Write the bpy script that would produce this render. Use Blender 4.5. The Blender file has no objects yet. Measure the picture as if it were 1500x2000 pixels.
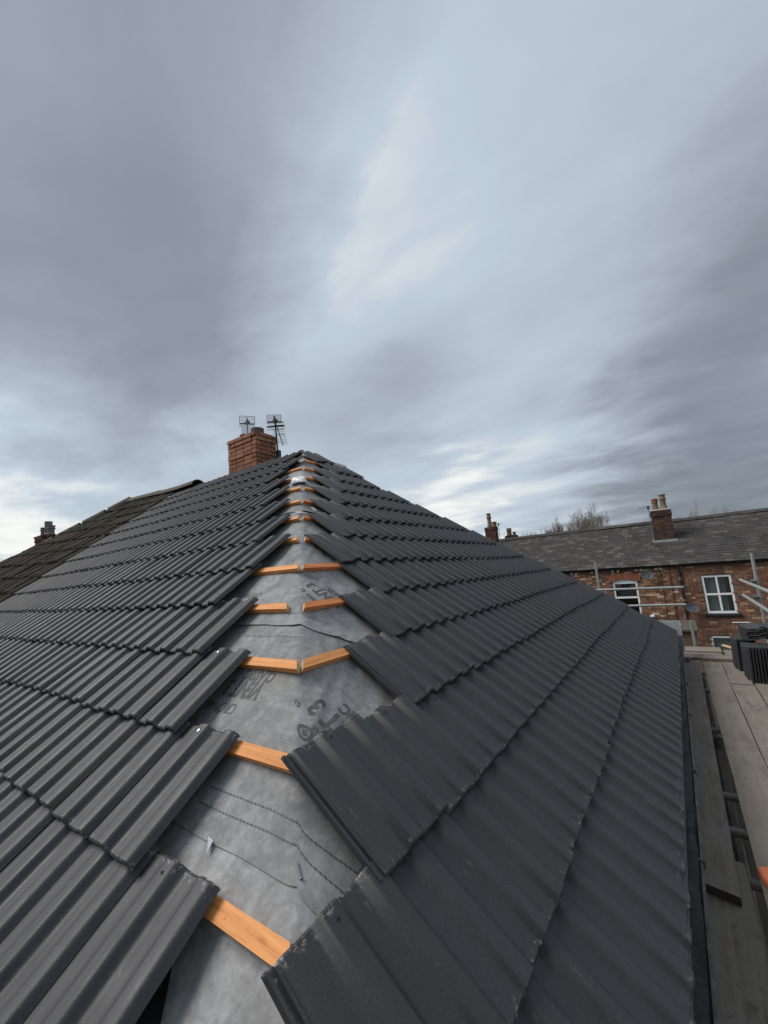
import bpy, bmesh, math, random
import numpy as np
from mathutils import Vector, Matrix, noise

random.seed(7)
SC = bpy.context.scene
COL = SC.collection

# ------------------------------------------------------------------ camera
CAM_C = Vector((4.0448, -3.9385, -1.8621))
CAM_R = ((0.81297, 0.57748, -0.07482), (-0.14903, 0.08213, -0.98542), (-0.56291, 0.81226, 0.15283))
FPX = 798.63
cam = bpy.data.cameras.new('camera')
cam.sensor_fit = 'HORIZONTAL'; cam.sensor_width = 36.0
cam.lens = FPX / 1500.0 * 36.0
cam.clip_start = 0.03; cam.clip_end = 2000
camo = bpy.data.objects.new('camera', cam); COL.objects.link(camo)
rx, ry, rz = (Vector(v) for v in CAM_R)
camo.matrix_world = Matrix(((rx.x, -ry.x, -rz.x, CAM_C.x), (rx.y, -ry.y, -rz.y, CAM_C.y), (rx.z, -ry.z, -rz.z, CAM_C.z), (0, 0, 0, 1)))
SC.camera = camo

def project(p):
    q = Vector(p) - CAM_C
    z = q.dot(rz)
    if z < 0.05: return None
    return 750 + FPX * q.dot(rx) / z, 1000 + FPX * q.dot(ry) / z, z

def ray(u, v):
    return rx * ((u - 750) / FPX) + ry * ((v - 1000) / FPX) + rz

# ------------------------------------------------------------------ light
SUN_DIR = Vector((-0.57, -0.32, 0.76)).normalized()       # towards the sun
SC.view_settings.view_transform = 'Standard'
SC.view_settings.look = 'None'
SC.view_settings.gamma = 1.0
SC.view_settings.use_curve_mapping = False
SC.view_settings.exposure = 1.0

class NT:
    """small helper to write node trees"""
    def __init__(self, tree):
        self.t = tree; self.n = tree.nodes; self.l = tree.links
    def new(self, kind, **kw):
        nd = self.n.new(kind)
        for k, v in kw.items():
            if k == 'inp':
                for i, val in v.items():
                    if isinstance(val, bpy.types.NodeSocket): self.l.new(val, nd.inputs[i])
                    else: nd.inputs[i].default_value = val
            else: setattr(nd, k, v)
        return nd
    def math(self, op, a, b=0.0, c=None, clamp=False):
        nd = self.new('ShaderNodeMath', operation=op, use_clamp=clamp, inp={0: a, 1: b})
        if c is not None:
            if isinstance(c, bpy.types.NodeSocket): self.l.new(c, nd.inputs[2])
            else: nd.inputs[2].default_value = c
        return nd.outputs[0]
    def vmath(self, op, a, b):
        nd = self.new('ShaderNodeVectorMath', operation=op, inp={0: a, 1: b})
        return nd.outputs['Value'] if op == 'DOT_PRODUCT' else nd.outputs[0]
    def noise(self, vec, scale, detail=4.0, rough=0.55, dist=0.0, dims='3D'):
        nd = self.new('ShaderNodeTexNoise', noise_dimensions=dims, inp={'Vector': vec, 'Scale': scale, 'Detail': detail, 'Roughness': rough, 'Distortion': dist})
        return nd.outputs['Fac'], nd.outputs['Color']
    def map(self, vec, scale=(1, 1, 1), loc=(0, 0, 0), rot=(0, 0, 0)):
        nd = self.new('ShaderNodeMapping', inp={0: vec, 'Scale': scale, 'Location': loc, 'Rotation': rot})
        return nd.outputs[0]
    def ramp(self, fac, stops, interp='LINEAR'):
        nd = self.new('ShaderNodeValToRGB', inp={0: fac})
        cr = nd.color_ramp; cr.interpolation = interp
        while len(cr.elements) < len(stops): cr.elements.new(0.5)
        for e, (p, c) in zip(cr.elements, stops):
            e.position = p
            e.color = (c, c, c, 1) if not isinstance(c, (tuple, list)) else (*c, 1)
        return nd.outputs[0]
    def mix(self, fac, a, b, blend='MIX'):
        nd = self.new('ShaderNodeMix', data_type='RGBA', blend_type=blend)
        for i, val in ((0, fac), (6, a), (7, b)):
            if isinstance(val, bpy.types.NodeSocket): self.l.new(val, nd.inputs[i])
            else: nd.inputs[i].default_value = (*val, 1) if isinstance(val, (tuple, list)) else val
        return nd.outputs[2]
    def maprange(self, v, a, b, c=0.0, d=1.0):
        nd = self.new('ShaderNodeMapRange', inp={0: v, 1: a, 2: b, 3: c, 4: d})
        return nd.outputs[0]

# overcast sky: broken stratus drifting in long bands, brightest low on the left
world = bpy.data.worlds.new('World'); SC.world = world; world.use_nodes = True
w = NT(world.node_tree); w.n.clear()
tc = w.new('ShaderNodeTexCoord').outputs['Generated']
sep = w.new('ShaderNodeSeparateXYZ', inp={0: tc})
zc = w.math('MAXIMUM', w.math('ADD', sep.outputs[2], 0.10), 0.05)
px_ = w.math('DIVIDE', sep.outputs[0], zc); py_ = w.math('DIVIDE', sep.outputs[1], zc)
pl_ = w.new('ShaderNodeCombineXYZ', inp={0: px_, 1: py_, 2: 0.0}).outputs[0]
band_f, band_c = w.noise(w.map(pl_, (0.55, 0.95, 1), (2.3, 0.4, 0), (0, 0, 0.35)), 0.8, 5, 0.5, 0.6)
wisp_f, _ = w.noise(w.map(pl_, (0.95, 1.45, 1), (7.1, 3.2, 0), (0, 0, 0.30)), 1.25, 6, 0.55, 0.6)
_, warp_c = w.noise(w.map(pl_, (0.9, 1.2, 1), (1.7, 5.2, 0), (0, 0, 0.3)), 1.1, 7, 0.58, 0.3)
warp = w.vmath('SUBTRACT', warp_c, (0.5, 0.5, 0.5))
wd = w.vmath('NORMALIZE', w.vmath('ADD', tc, w.vmath('MULTIPLY', warp, (0.50, 0.50, 0.50))), (0, 0, 0))
SKY_LOBES = []      # (direction, amount, sharpness): the broad light and dark masses of the cloud deck
def lobe(u, v, amount, width):
    d = ray(u, v).normalized(); SKY_LOBES.append((d, amount, 1.0 / (1 - math.cos(math.radians(width)))))
lobe(-60, 1000, 0.60, 13); lobe(330, 975, 0.20, 8); lobe(880, 950, 0.24, 7); lobe(1130, 905, 0.10, 8)
lobe(700, 380, 0.10, 12)
lobe(240, 720, -0.12, 16); lobe(150, 150, -0.07, 16); lobe(1500, 470, -0.42, 11); lobe(1500, 950, -0.55, 13)
lobe(790, 760, -0.20, 8); lobe(1300, 770, -0.22, 9); lobe(620, 860, -0.08, 7); lobe(1230, 1000, -0.24, 7)
# the long edge of the higher, thinner cloud: dark deck on the left of it, pale veil on the right
edge = ray(690, 0).cross(ray(455, 660)).normalized()
if edge.dot(ray(1200, 400)) < 0: edge = -edge
veil = w.maprange(w.vmath('DOT_PRODUCT', wd, tuple(edge)), -0.07, 0.11)
val = w.math('ADD', 0.41, w.math('MULTIPLY', veil, 0.34))
val = w.math('ADD', val, w.math('MULTIPLY', w.math('SUBTRACT', band_f, 0.5), 0.34))
val = w.math('ADD', val, w.math('MULTIPLY', w.math('SUBTRACT', wisp_f, 0.5), 0.25))
bil, _ = w.noise(w.map(pl_, (1.0, 1.25, 1), (4.4, 9.1, 0), (0, 0, 0.5)), 1.9, 6, 0.52, 0.2)
val = w.math('ADD', val, w.maprange(bil, 0.36, 0.62, -0.035, 0.035))
for d, a, k in SKY_LOBES:
    e = w.math('EXPONENT', w.math('MULTIPLY', w.math('SUBTRACT', w.vmath('DOT_PRODUCT', wd, tuple(d)), 1.0), k))
    val = w.math('ADD', val, w.math('MULTIPLY', e, a))
cloud = w.ramp(val, [(0.0, (0.082, 0.095, 0.114)), (0.30, (0.134, 0.152, 0.175)), (0.52, (0.194, 0.221, 0.253)), (0.78, (0.266, 0.306, 0.350)), (1.0, (0.475, 0.478, 0.455))])
cloud10 = w.mix(1.0, cloud, (10.0, 10.0, 10.0), 'MULTIPLY')
sky = w.new('ShaderNodeTexSky', sky_type='NISHITA', sun_disc=False)
sky.sun_elevation = math.asin(SUN_DIR.z); sky.sun_rotation = math.atan2(SUN_DIR.x, SUN_DIR.y)
colr = w.mix(0.97, sky.outputs[0], cloud10)
bg = w.new('ShaderNodeBackground', inp={0: colr, 1: 0.1})
out = w.new('ShaderNodeOutputWorld', inp={0: bg.outputs[0]})

sun = bpy.data.lights.new('sun', 'SUN'); sun.energy = 1.5; sun.angle = math.radians(35); sun.color = (1.0, 0.965, 0.92)
suno = bpy.data.objects.new('sun', sun); COL.objects.link(suno)
suno.rotation_euler = SUN_DIR.to_track_quat('Z', 'Y').to_euler()
suno.location = (0, 0, 30)

# ------------------------------------------------------------------ materials
def material(name, build):
    m = bpy.data.materials.new(name); m.use_nodes = True
    t = NT(m.node_tree); t.n.clear()
    o = t.new('ShaderNodeOutputMaterial')
    b = t.new('ShaderNodeBsdfPrincipled')
    t.l.new(b.outputs[0], o.inputs[0])
    build(t, b)
    return m
def setin(t, b, **kw):
    names = {'col': 'Base Color', 'rough': 'Roughness', 'nor': 'Normal', 'metal': 'Metallic', 'spec': 'Specular IOR Level', 'trans': 'Transmission Weight', 'alpha': 'Alpha'}
    for k, v in kw.items():
        s = b.inputs[names[k]]
        if isinstance(v, bpy.types.NodeSocket): t.l.new(v, s)
        else: s.default_value = (*v, 1) if isinstance(v, (tuple, list)) else v
def rnd(t):
    """0..1, another value for each object and for each loose piece of a joined mesh"""
    a = t.new('ShaderNodeObjectInfo').outputs['Random']
    b = t.new('ShaderNodeNewGeometry').outputs['Random Per Island']
    return t.math('FRACT', t.math('ADD', a, b))
def objco(t): return t.new('ShaderNodeTexCoord').outputs['Object']
def attr(t, name): return t.new('ShaderNodeAttribute', attribute_name=name).outputs['Vector']
def geopos(t): return t.new('ShaderNodeNewGeometry').outputs['Position']
def bump(t, h, strength=0.4, dist=0.004):
    return t.new('ShaderNodeBump', inp={'Height': h, 'Strength': strength, 'Distance': dist}).outputs[0]
def shifted(t, vec, r):
    off = t.new('ShaderNodeCombineXYZ', inp={0: t.math('MULTIPLY', r, 37.0), 1: t.math('MULTIPLY', r, 91.0), 2: t.math('MULTIPLY', r, 17.0)}).outputs[0]
    return t.vmath('ADD', vec, off)

def m_tile(t, b):
    r = rnd(t); lc = attr(t, 'tc'); v = shifted(t, lc, r)
    s = t.new('ShaderNodeSeparateXYZ', inp={0: lc})
    n1, _ = t.noise(v, 9.0, 5, 0.6); n2, _ = t.noise(v, 260.0, 3, 0.6)
    n3, _ = t.noise(t.map(v, (55, 7, 30)), 1.0, 4, 0.65); n4, _ = t.noise(v, 70.0, 5, 0.7)
    base = t.mix(n1, (0.018, 0.018, 0.019), (0.038, 0.038, 0.0395))
    base = t.mix(t.math('MULTIPLY', r, 0.35), base, (0.030, 0.030, 0.040))
    base = t.mix(t.math('MULTIPLY', t.maprange(n2, 0.55, 0.8), 0.35), base, (0.14, 0.14, 0.14))
    tail = t.maprange(s.outputs[1], 0.030, 0.0)                       # chalky chipped bottom edge
    chip = t.math('MULTIPLY', tail, t.maprange(n4, 0.56, 0.72))
    head = t.math('MULTIPLY', t.maprange(s.outputs[1], 0.375, 0.408), t.maprange(n4, 0.54, 0.66))
    scr = t.math('MULTIPLY', t.maprange(n3, 0.66, 0.80), t.maprange(n4, 0.40, 0.62))
    wear = t.math('MAXIMUM', t.math('MULTIPLY', t.math('MAXIMUM', chip, head), 0.85), t.math('MULTIPLY', scr, 0.5))
    setin(t, b, col=t.mix(wear, base, (0.36, 0.35, 0.33)), rough=t.maprange(n1, 0.3, 0.7, 0.46, 0.60), spec=0.44,
          nor=bump(t, t.math('ADD', n2, t.math('MULTIPLY', n4, 0.5)), 0.22, 0.002))
M_TILE = material('dark_concrete_tile', m_tile)

def m_plain(col, rough=0.6, metal=0.0, var=0.25, sc=12.0, bmp=0.15, spec=0.5):
    def f(t, b):
        n, _ = t.noise(objco(t), sc, 5, 0.6)
        d = tuple(c * (1 - var) for c in col); e = tuple(min(1, c * (1 + var)) for c in col)
        setin(t, b, col=t.mix(n, d, e), rough=rough, metal=metal, spec=spec, nor=bump(t, n, bmp, 0.003))
    return f
M_HOLE = material('nail_hole_dark', m_plain((0.006, 0.006, 0.006), 0.9))
M_NAIL = material('galvanised_nail', m_plain((0.62, 0.63, 0.64), 0.35, 0.6, 0.1))
M_NAILDULL = material('blued_nail', m_plain((0.16, 0.20, 0.21), 0.4, 0.5, 0.1))

def m_felt(t, b):
    p = geopos(t)
    n1, _ = t.noise(p, 9.0, 6, 0.68, 0.6); n2, _ = t.noise(p, 38.0, 5, 0.7, 0.3); n3, _ = t.noise(p, 420.0, 3, 0.6)
    n4, _ = t.noise(p, 3.0, 3, 0.6)
    f = t.math('ADD', t.math('MULTIPLY', n1, 0.6), t.math('MULTIPLY', n2, 0.4))
    c = t.ramp(f, [(0.32, (0.165, 0.166, 0.167)), (0.48, (0.250, 0.251, 0.252)), (0.64, (0.380, 0.380, 0.380))])
    c = t.mix(t.math('MULTIPLY', t.maprange(n4, 0.5, 0.75), 0.30), c, (0.25, 0.235, 0.20))
    c = t.mix(t.maprange(n3, 0.62, 0.8, 0.0, 0.25), c, (0.13, 0.13, 0.13))
    r = t.maprange(t.new('ShaderNodeObjectInfo').outputs['Random'], 0, 1, 0.80, 1.08)
    c = t.mix(1.0, c, t.new('ShaderNodeCombineXYZ', inp={0: r, 1: r, 2: r}).outputs[0], 'MULTIPLY')
    n5, _ = t.noise(t.map(p, (2.2, 2.2, 2.2), (3, 1, 0), (0.4, 0.2, 0.9)), 4.0, 2, 0.5, 2.5)
    h = t.math('ADD', t.math('MULTIPLY', n2, 0.7), t.math('ADD', t.math('MULTIPLY', n3, 0.25), t.math('MULTIPLY', n5, 1.1)))
    setin(t, b, col=c, rough=0.85, spec=0.18, nor=bump(t, h, 0.26, 0.005))
M_FELT = material('grey_breather_felt', m_felt)
M_PRINT = material('dark_grey_print', lambda t, b: setin(t, b, col=t.mix(t.maprange(t.noise(geopos(t), 90, 4, 0.7)[0], 0.35, 0.7), (0.055, 0.056, 0.059), (0.105, 0.106, 0.109)), rough=0.7))
M_DARK = material('dark_void_felt', m_plain((0.025, 0.025, 0.027), 0.8))

def m_wood(dark, light, knot, sc=1.0, grain=18.0, rough=0.65, end=None):
    def f(t, b):
        o = shifted(t, objco(t), rnd(t))
        n1, _ = t.noise(t.map(o, (1.2 * sc, grain * sc, grain * sc)), 2.0, 5, 0.6, 0.8)
        n2, _ = t.noise(t.map(o, (6, 6, 6)), 1.0, 3, 0.6)
        n3, _ = t.noise(t.map(o, (5, 130, 130)), 1.0, 3, 0.6)
        vo = t.new('ShaderNodeTexVoronoi', inp={'Vector': t.map(o, (5.5, 16, 16)), 'Scale': 1.0, 'Randomness': 1.0}).outputs['Distance']
        c = t.mix(t.maprange(n1, 0.3, 0.7), dark, light)
        c = t.mix(t.maprange(n2, 0.4, 0.75, 0.0, 0.45), c, tuple(x * 0.72 for x in light))
        c = t.mix(t.maprange(vo, 0.16, 0.05, 0.0, 0.75), c, knot)
        c = t.mix(t.maprange(n3, 0.52, 0.72, 0.0, 0.55), c, knot)
        n6, _ = t.noise(o, 45.0, 5, 0.7)
        c = t.mix(t.maprange(n6, 0.62, 0.70, 0.0, 0.65), c, tuple(x * 0.4 for x in knot))
        setin(t, b, col=c, rough=rough, spec=0.3, nor=bump(t, n3, 0.3, 0.002))
    return f
M_BATTEN = material('orange_treated_batten', m_wood((0.58, 0.225, 0.065), (0.80, 0.36, 0.125), (0.30, 0.075, 0.02)))
M_BATTENR = material('red_treated_batten', m_wood((0.50, 0.15, 0.045), (0.72, 0.27, 0.09), (0.25, 0.05, 0.015)))
M_ENDGRAIN = material('sawn_end_grain', m_plain((0.50, 0.36, 0.21), 0.85, 0, 0.35, 60, 0.4))
M_PINE = material('fresh_pine', m_wood((0.55, 0.36, 0.18), (0.70, 0.48, 0.26), (0.30, 0.15, 0.06)))

def m_board(t, b):
    o = objco(t); r = rnd(t); v = shifted(t, o, r)
    n1, _ = t.noise(t.map(v, (26, 1.0, 26)), 2.0, 6, 0.65, 0.6)
    n2, _ = t.noise(v, 5.0, 6, 0.7, 0.4); n3, _ = t.noise(v, 22.0, 6, 0.75, 0.5); n4, _ = t.noise(t.map(v, (9, 2.2, 9)), 1.0, 5, 0.7, 0.5)
    c = t.mix(t.maprange(n1, 0.25, 0.75), (0.135, 0.112, 0.090), (0.235, 0.202, 0.168))
    c = t.mix(t.maprange(n2, 0.42, 0.72, 0, 0.65), c, (0.250, 0.226, 0.196))
    c = t.mix(t.maprange(n4, 0.54, 0.70, 0, 0.80), c, (0.085, 0.066, 0.050))
    c = t.mix(t.maprange(n3, 0.58, 0.70, 0, 0.75), c, (0.060, 0.048, 0.040))
    c = t.mix(t.maprange(n3, 0.40, 0.28, 0, 0.75), c, (0.34, 0.32, 0.29))
    c = t.mix(t.math('MULTIPLY', r, 0.28), c, (0.20, 0.17, 0.14))
    h = t.math('ADD', n1, t.math('MULTIPLY', n3, 0.6))
    setin(t, b, col=c, rough=0.82, spec=0.25, nor=bump(t, h, 0.35, 0.004))
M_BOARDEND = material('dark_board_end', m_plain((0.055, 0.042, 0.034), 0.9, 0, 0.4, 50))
M_BOARD = material('weathered_scaffold_board', m_board)

def m_tube(t, b):
    o = objco(t); n, _ = t.noise(o, 14, 5, 0.65); n2, _ = t.noise(o, 60, 4, 0.7)
    c = t.mix(n, (0.26, 0.28, 0.27), (0.42, 0.44, 0.43))
    c = t.mix(t.maprange(n2, 0.62, 0.75, 0, 0.6), c, (0.20, 0.17, 0.13))
    setin(t, b, col=c, rough=0.5, metal=0.55, nor=bump(t, n2, 0.15, 0.002))
M_TUBE = material('galvanised_tube', m_tube)
M_TUBEDARK = material('dark_dull_tube', m_plain((0.155, 0.150, 0.140), 0.6, 0.3, 0.45, 18))  # darker, duller grey for the tubes below the platform boards
M_COUPLER = material('coupler_steel', m_plain((0.17, 0.18, 0.19), 0.5, 0.6, 0.35))
M_BLACKTUBE = material('black_plastic_pipe', m_plain((0.012, 0.013, 0.015), 0.4))
M_ORANGE = material('orange_terracotta', m_plain((0.62, 0.17, 0.07), 0.75, 0, 0.3))

def m_gutter(t, b):
    p = geopos(t); n, _ = t.noise(p, 25, 6, 0.75); n2, _ = t.noise(p, 90, 4, 0.7)
    c = t.mix(t.maprange(n, 0.4, 0.65, 0, 0.8), (0.020, 0.021, 0.022), (0.075, 0.072, 0.064))
    c = t.mix(t.maprange(n2, 0.64, 0.74, 0, 0.7), c, (0.16, 0.15, 0.13))
    setin(t, b, col=c, rough=0.55, nor=bump(t, n2, 0.2, 0.003))
M_GUTTER = material('dirty_black_gutter', m_gutter)
M_TRAY = material('grey_eaves_tray', m_plain((0.13, 0.14, 0.155), 0.45, 0, 0.2))
M_LEAD = material('lead_sheet', m_plain((0.36, 0.385, 0.40), 0.45, 0.3, 0.25, 6))

def m_brick(stops, lo=0.78, hi=1.18, cream=None, soot=0.0):
    def f(t, b):
        r = rnd(t); p = geopos(t)
        c = t.ramp(r, stops, 'CONSTANT' if len(stops) > 3 else 'LINEAR')
        n, _ = t.noise(p, 34, 6, 0.7); n2, _ = t.noise(p, 150, 4, 0.7); n3, _ = t.noise(p, 1.1, 5, 0.65)
        k = t.maprange(n, 0.25, 0.75, lo, hi)
        kk = t.new('ShaderNodeCombineXYZ', inp={0: k, 1: k, 2: k}).outputs[0]
        c = t.mix(1.0, c, kk, 'MULTIPLY')
        if soot: c = t.mix(t.maprange(n3, 0.45, 0.72, 0, soot), c, (0.055, 0.045, 0.04))
        setin(t, b, col=c, rough=0.88, spec=0.2, nor=bump(t, n2, 0.35, 0.003))
    return f
M_BRICK_RED = material('orange_red_brick', m_brick([(0.0, (0.26, 0.110, 0.066)), (0.5, (0.34, 0.150, 0.088)), (1.0, (0.40, 0.20, 0.125))], 0.6, 1.25, soot=0.0))
M_MORTAR_DARK = material('dark_mortar', m_plain((0.045, 0.036, 0.032), 0.95, 0, 0.4, 30))
M_BRICK_OLD = material('old_handmade_brick', m_brick([(0.0, (0.287, 0.141, 0.088)), (0.18, (0.200, 0.108, 0.073)), (0.34, (0.340, 0.182, 0.113)), (0.52, (0.239, 0.116, 0.076)), (0.64, (0.439, 0.270, 0.171)), (0.78, (0.160, 0.096, 0.071)), (0.90, (0.666, 0.490, 0.343))], soot=0.45))
M_BRICK_OLD2 = material('old_brown_brick', m_brick([(0.0, (0.241, 0.129, 0.082)), (0.22, (0.305, 0.170, 0.107)), (0.45, (0.197, 0.103, 0.070)), (0.65, (0.266, 0.136, 0.086)), (0.82, (0.159, 0.093, 0.067)), (0.94, (0.482, 0.318, 0.198))], soot=0.30))
M_BRICK_ARCH = material('red_rubbed_brick', m_brick([(0.0, (0.276, 0.098, 0.060)), (0.5, (0.333, 0.121, 0.071)), (1.0, (0.380, 0.144, 0.086))]))
M_BRICK_STACK = material('sooty_stack_brick', m_brick([(0.0, (0.084, 0.038, 0.029)), (0.3, (0.112, 0.052, 0.038)), (0.6, (0.062, 0.036, 0.030)), (0.85, (0.135, 0.069, 0.049))], soot=0.6))
M_MORTAR = material('brown_mortar', m_plain((0.165, 0.125, 0.098), 0.95, 0, 0.45, 14))
M_WALLFAR = material('rendered_brick_wall', lambda t, b: setin(t, b, col=t.new('ShaderNodeTexBrick', inp={'Vector': t.map(geopos(t), (1, 1, 1), (0, 0, 0), (math.radians(90), 0, 0)), 'Color1': (0.24, 0.11, 0.07, 1), 'Color2': (0.17, 0.08, 0.055, 1), 'Mortar': (0.2, 0.18, 0.15, 1), 'Scale': 1.0, 'Brick Width': 0.225, 'Row Height': 0.075, 'Mortar Size': 0.006}).outputs[0], rough=0.9))

def m_slate(t, b):
    r = rnd(t); p = geopos(t)
    c = t.ramp(r, [(0.0, (0.044, 0.040, 0.040)), (0.25, (0.064, 0.056, 0.053)), (0.5, (0.052, 0.050, 0.052)), (0.78, (0.080, 0.070, 0.065)), (0.95, (0.120, 0.105, 0.092))])
    n, _ = t.noise(p, 20, 6, 0.7); n2, _ = t.noise(t.map(p, (1.3, 0.5, 0.5)), 1.0, 5, 0.65)
    n3, _ = t.noise(p, 7, 5, 0.7)
    c = t.mix(t.maprange(n2, 0.50, 0.72, 0, 0.60), c, (0.030, 0.028, 0.028))
    c = t.mix(t.maprange(n3, 0.56, 0.72, 0, 0.55), c, (0.145, 0.125, 0.100))
    setin(t, b, col=t.mix(t.maprange(n, 0.3, 0.7, 0, 0.35), c, (0.05, 0.048, 0.046)), rough=0.80, spec=0.18, nor=bump(t, n, 0.35, 0.004))
M_SLATE = material('weathered_slate', m_slate)

def m_oldtile(t, b):
    r = rnd(t); p = geopos(t)
    c = t.ramp(r, [(0.0, (0.046, 0.039, 0.033)), (0.5, (0.064, 0.053, 0.043)), (1.0, (0.088, 0.074, 0.058))])
    n, _ = t.noise(p, 14, 6, 0.75, 0.4); n2, _ = t.noise(p, 60, 5, 0.75)
    c = t.mix(t.maprange(n, 0.45, 0.70, 0, 0.75), c, (0.040, 0.040, 0.022))
    c = t.mix(t.maprange(n2, 0.60, 0.72, 0, 0.7), c, (0.19, 0.165, 0.125))
    setin(t, b, col=c, rough=0.95, spec=0.15, nor=bump(t, n2, 0.8, 0.012))
M_OLDTILE = material('mossy_old_tile', m_oldtile)
M_MOSS = material('dry_moss', m_plain((0.060, 0.055, 0.028), 1.0, 0, 0.5, 40, 0.6))
M_RIDGE = material('lichened_ridge_tile', m_plain((0.085, 0.070, 0.052), 0.9, 0, 0.5, 25, 0.5))
M_BUFF = material('buff_clay_pot', m_plain((0.192, 0.140, 0.086), 0.85, 0, 0.5, 16, 0.4))
M_REDPOT = material('red_clay_pot', m_plain((0.20, 0.075, 0.048), 0.85, 0, 0.4, 16, 0.4))
M_POTDARK = material('sooty_clay_pot', m_plain((0.17, 0.155, 0.14), 0.8, 0, 0.5, 20, 0.4))
M_WHITE = material('white_upvc', m_plain((0.86, 0.87, 0.87), 0.35, 0, 0.04, 3, 0.02))
M_WHITEDIRTY = material('white_paint_worn', m_plain((0.55, 0.52, 0.47), 0.7, 0, 0.35, 30))
M_PLASTICBAG = material('white_plastic', m_plain((0.72, 0.74, 0.76), 0.35, 0, 0.06, 8, 0.1))
M_CURTAIN = material('grey_net_curtain', lambda t, b: setin(t, b, col=t.mix(t.noise(t.map(geopos(t), (30, 1, 1.2)), 1.0, 3, 0.5)[0], (0.19, 0.21, 0.21), (0.34, 0.36, 0.36)), rough=0.9))
M_BLIND = material('dark_blind_slat', m_plain((0.055, 0.055, 0.060), 0.7))
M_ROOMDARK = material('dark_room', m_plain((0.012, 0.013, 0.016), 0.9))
def m_glass(t, b):
    o = [n for n in t.n if n.type == 'OUTPUT_MATERIAL'][0]
    g = t.new('ShaderNodeBsdfGlossy', inp={'Roughness': 0.03, 'Color': (0.85, 0.88, 0.9, 1)})
    tr = t.new('ShaderNodeBsdfTransparent', inp={0: (0.86, 0.90, 0.90, 1)})
    mx = t.new('ShaderNodeMixShader', inp={0: 0.10, 1: tr.outputs[0], 2: g.outputs[0]})
    t.l.new(mx.outputs[0], o.inputs[0])
M_GLASS = material('window_glass', m_glass)
M_DISH = material('dark_grey_dish', m_plain((0.085, 0.092, 0.102), 0.55, 0, 0.12))
M_ALU = material('dull_aluminium', m_plain((0.20, 0.22, 0.25), 0.45, 0.6, 0.2))
M_AERIALBLACK = material('black_aerial_plastic', m_plain((0.018, 0.019, 0.022), 0.5))
M_IRON = material('black_iron', m_plain((0.016, 0.016, 0.017), 0.55))
M_BARK = material('grey_bark', m_plain((0.150, 0.132, 0.108), 0.9, 0, 0.35, 6))
M_TWIG = material('pale_twigs', m_plain((0.270, 0.245, 0.210), 0.9, 0, 0.3, 3))
M_TWIGRED = material('brown_twigs', m_plain((0.125, 0.085, 0.068), 0.9, 0, 0.3, 3))
def m_ground(t, b):
    p = geopos(t); n, _ = t.noise(p, 0.6, 6, 0.65); n2, _ = t.noise(p, 14, 5, 0.7)
    c = t.mix(t.maprange(n, 0.4, 0.6), (0.085, 0.080, 0.074), (0.050, 0.066, 0.030))
    setin(t, b, col=t.mix(t.maprange(n2, 0.3, 0.7, 0, 0.5), c, (0.11, 0.10, 0.09)), rough=0.95, nor=bump(t, n2, 0.4, 0.02))
M_GROUND = material('yard_ground', m_ground)

# ------------------------------------------------------------------ object helpers
WM = {}
I4 = Matrix.Identity(4)
def link(o, parent=None, M=I4):
    COL.objects.link(o)
    WM[o] = M.copy()
    if parent is not None:
        o.parent = parent
        o.matrix_parent_inverse = WM[parent].inverted()
    o.matrix_basis = M
    return o
def thing(name, label, cat, loc, group=None, kind=None):
    o = bpy.data.objects.new(name, None); o.empty_display_size = 0.2
    link(o, None, Matrix.Translation(loc))
    tag(o, label, cat, group, kind); return o
def tag(o, label=None, cat=None, group=None, kind=None):
    if label: o['label'] = label
    if cat: o['category'] = cat
    if group: o['group'] = group
    if kind: o['kind'] = kind
    return o
def setsharp(bm, ang=32):
    a = math.radians(ang)
    for f in bm.faces: f.smooth = True
    for e in bm.edges:
        e.smooth = len(e.link_faces) == 2 and e.calc_face_angle(0.0) < a
def bm_mesh(bm, name, mat, sharp=32, recalc=True):
    if recalc: bmesh.ops.recalc_face_normals(bm, faces=bm.faces)
    setsharp(bm, sharp)
    me = bpy.data.meshes.new(name); bm.to_mesh(me); bm.free()
    for m in (mat if isinstance(mat, (list, tuple)) else [mat]): me.materials.append(m)
    return me
def part(name, bm, mat, parent=None, M=I4, sharp=32):
    return link(bpy.data.objects.new(name, bm_mesh(bm, name, mat, sharp)), parent, M)
def mpart(name, me, parent=None, M=I4):
    return link(bpy.data.objects.new(name, me), parent, M)
def box(bm, a, b, bev=0.0, M=None):
    x0, y0, z0 = a; x1, y1, z1 = b
    vs = [bm.verts.new(p) for p in ((x0, y0, z0), (x1, y0, z0), (x1, y1, z0), (x0, y1, z0), (x0, y0, z1), (x1, y0, z1), (x1, y1, z1), (x0, y1, z1))]
    fs = [bm.faces.new([vs[i] for i in q]) for q in ((0, 3, 2, 1), (4, 5, 6, 7), (0, 1, 5, 4), (1, 2, 6, 5), (2, 3, 7, 6), (3, 0, 4, 7))]
    if bev:
        es = list({e for f in fs for e in f.edges})
        r = bmesh.ops.bevel(bm, geom=es, offset=bev, segments=1, affect='EDGES', profile=0.5)
        vs = list({v for f in r['faces'] for v in f.verts} | {v for v in vs if v.is_valid})
    if M is not None:
        for v in vs: v.co = M @ v.co
    return vs
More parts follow.
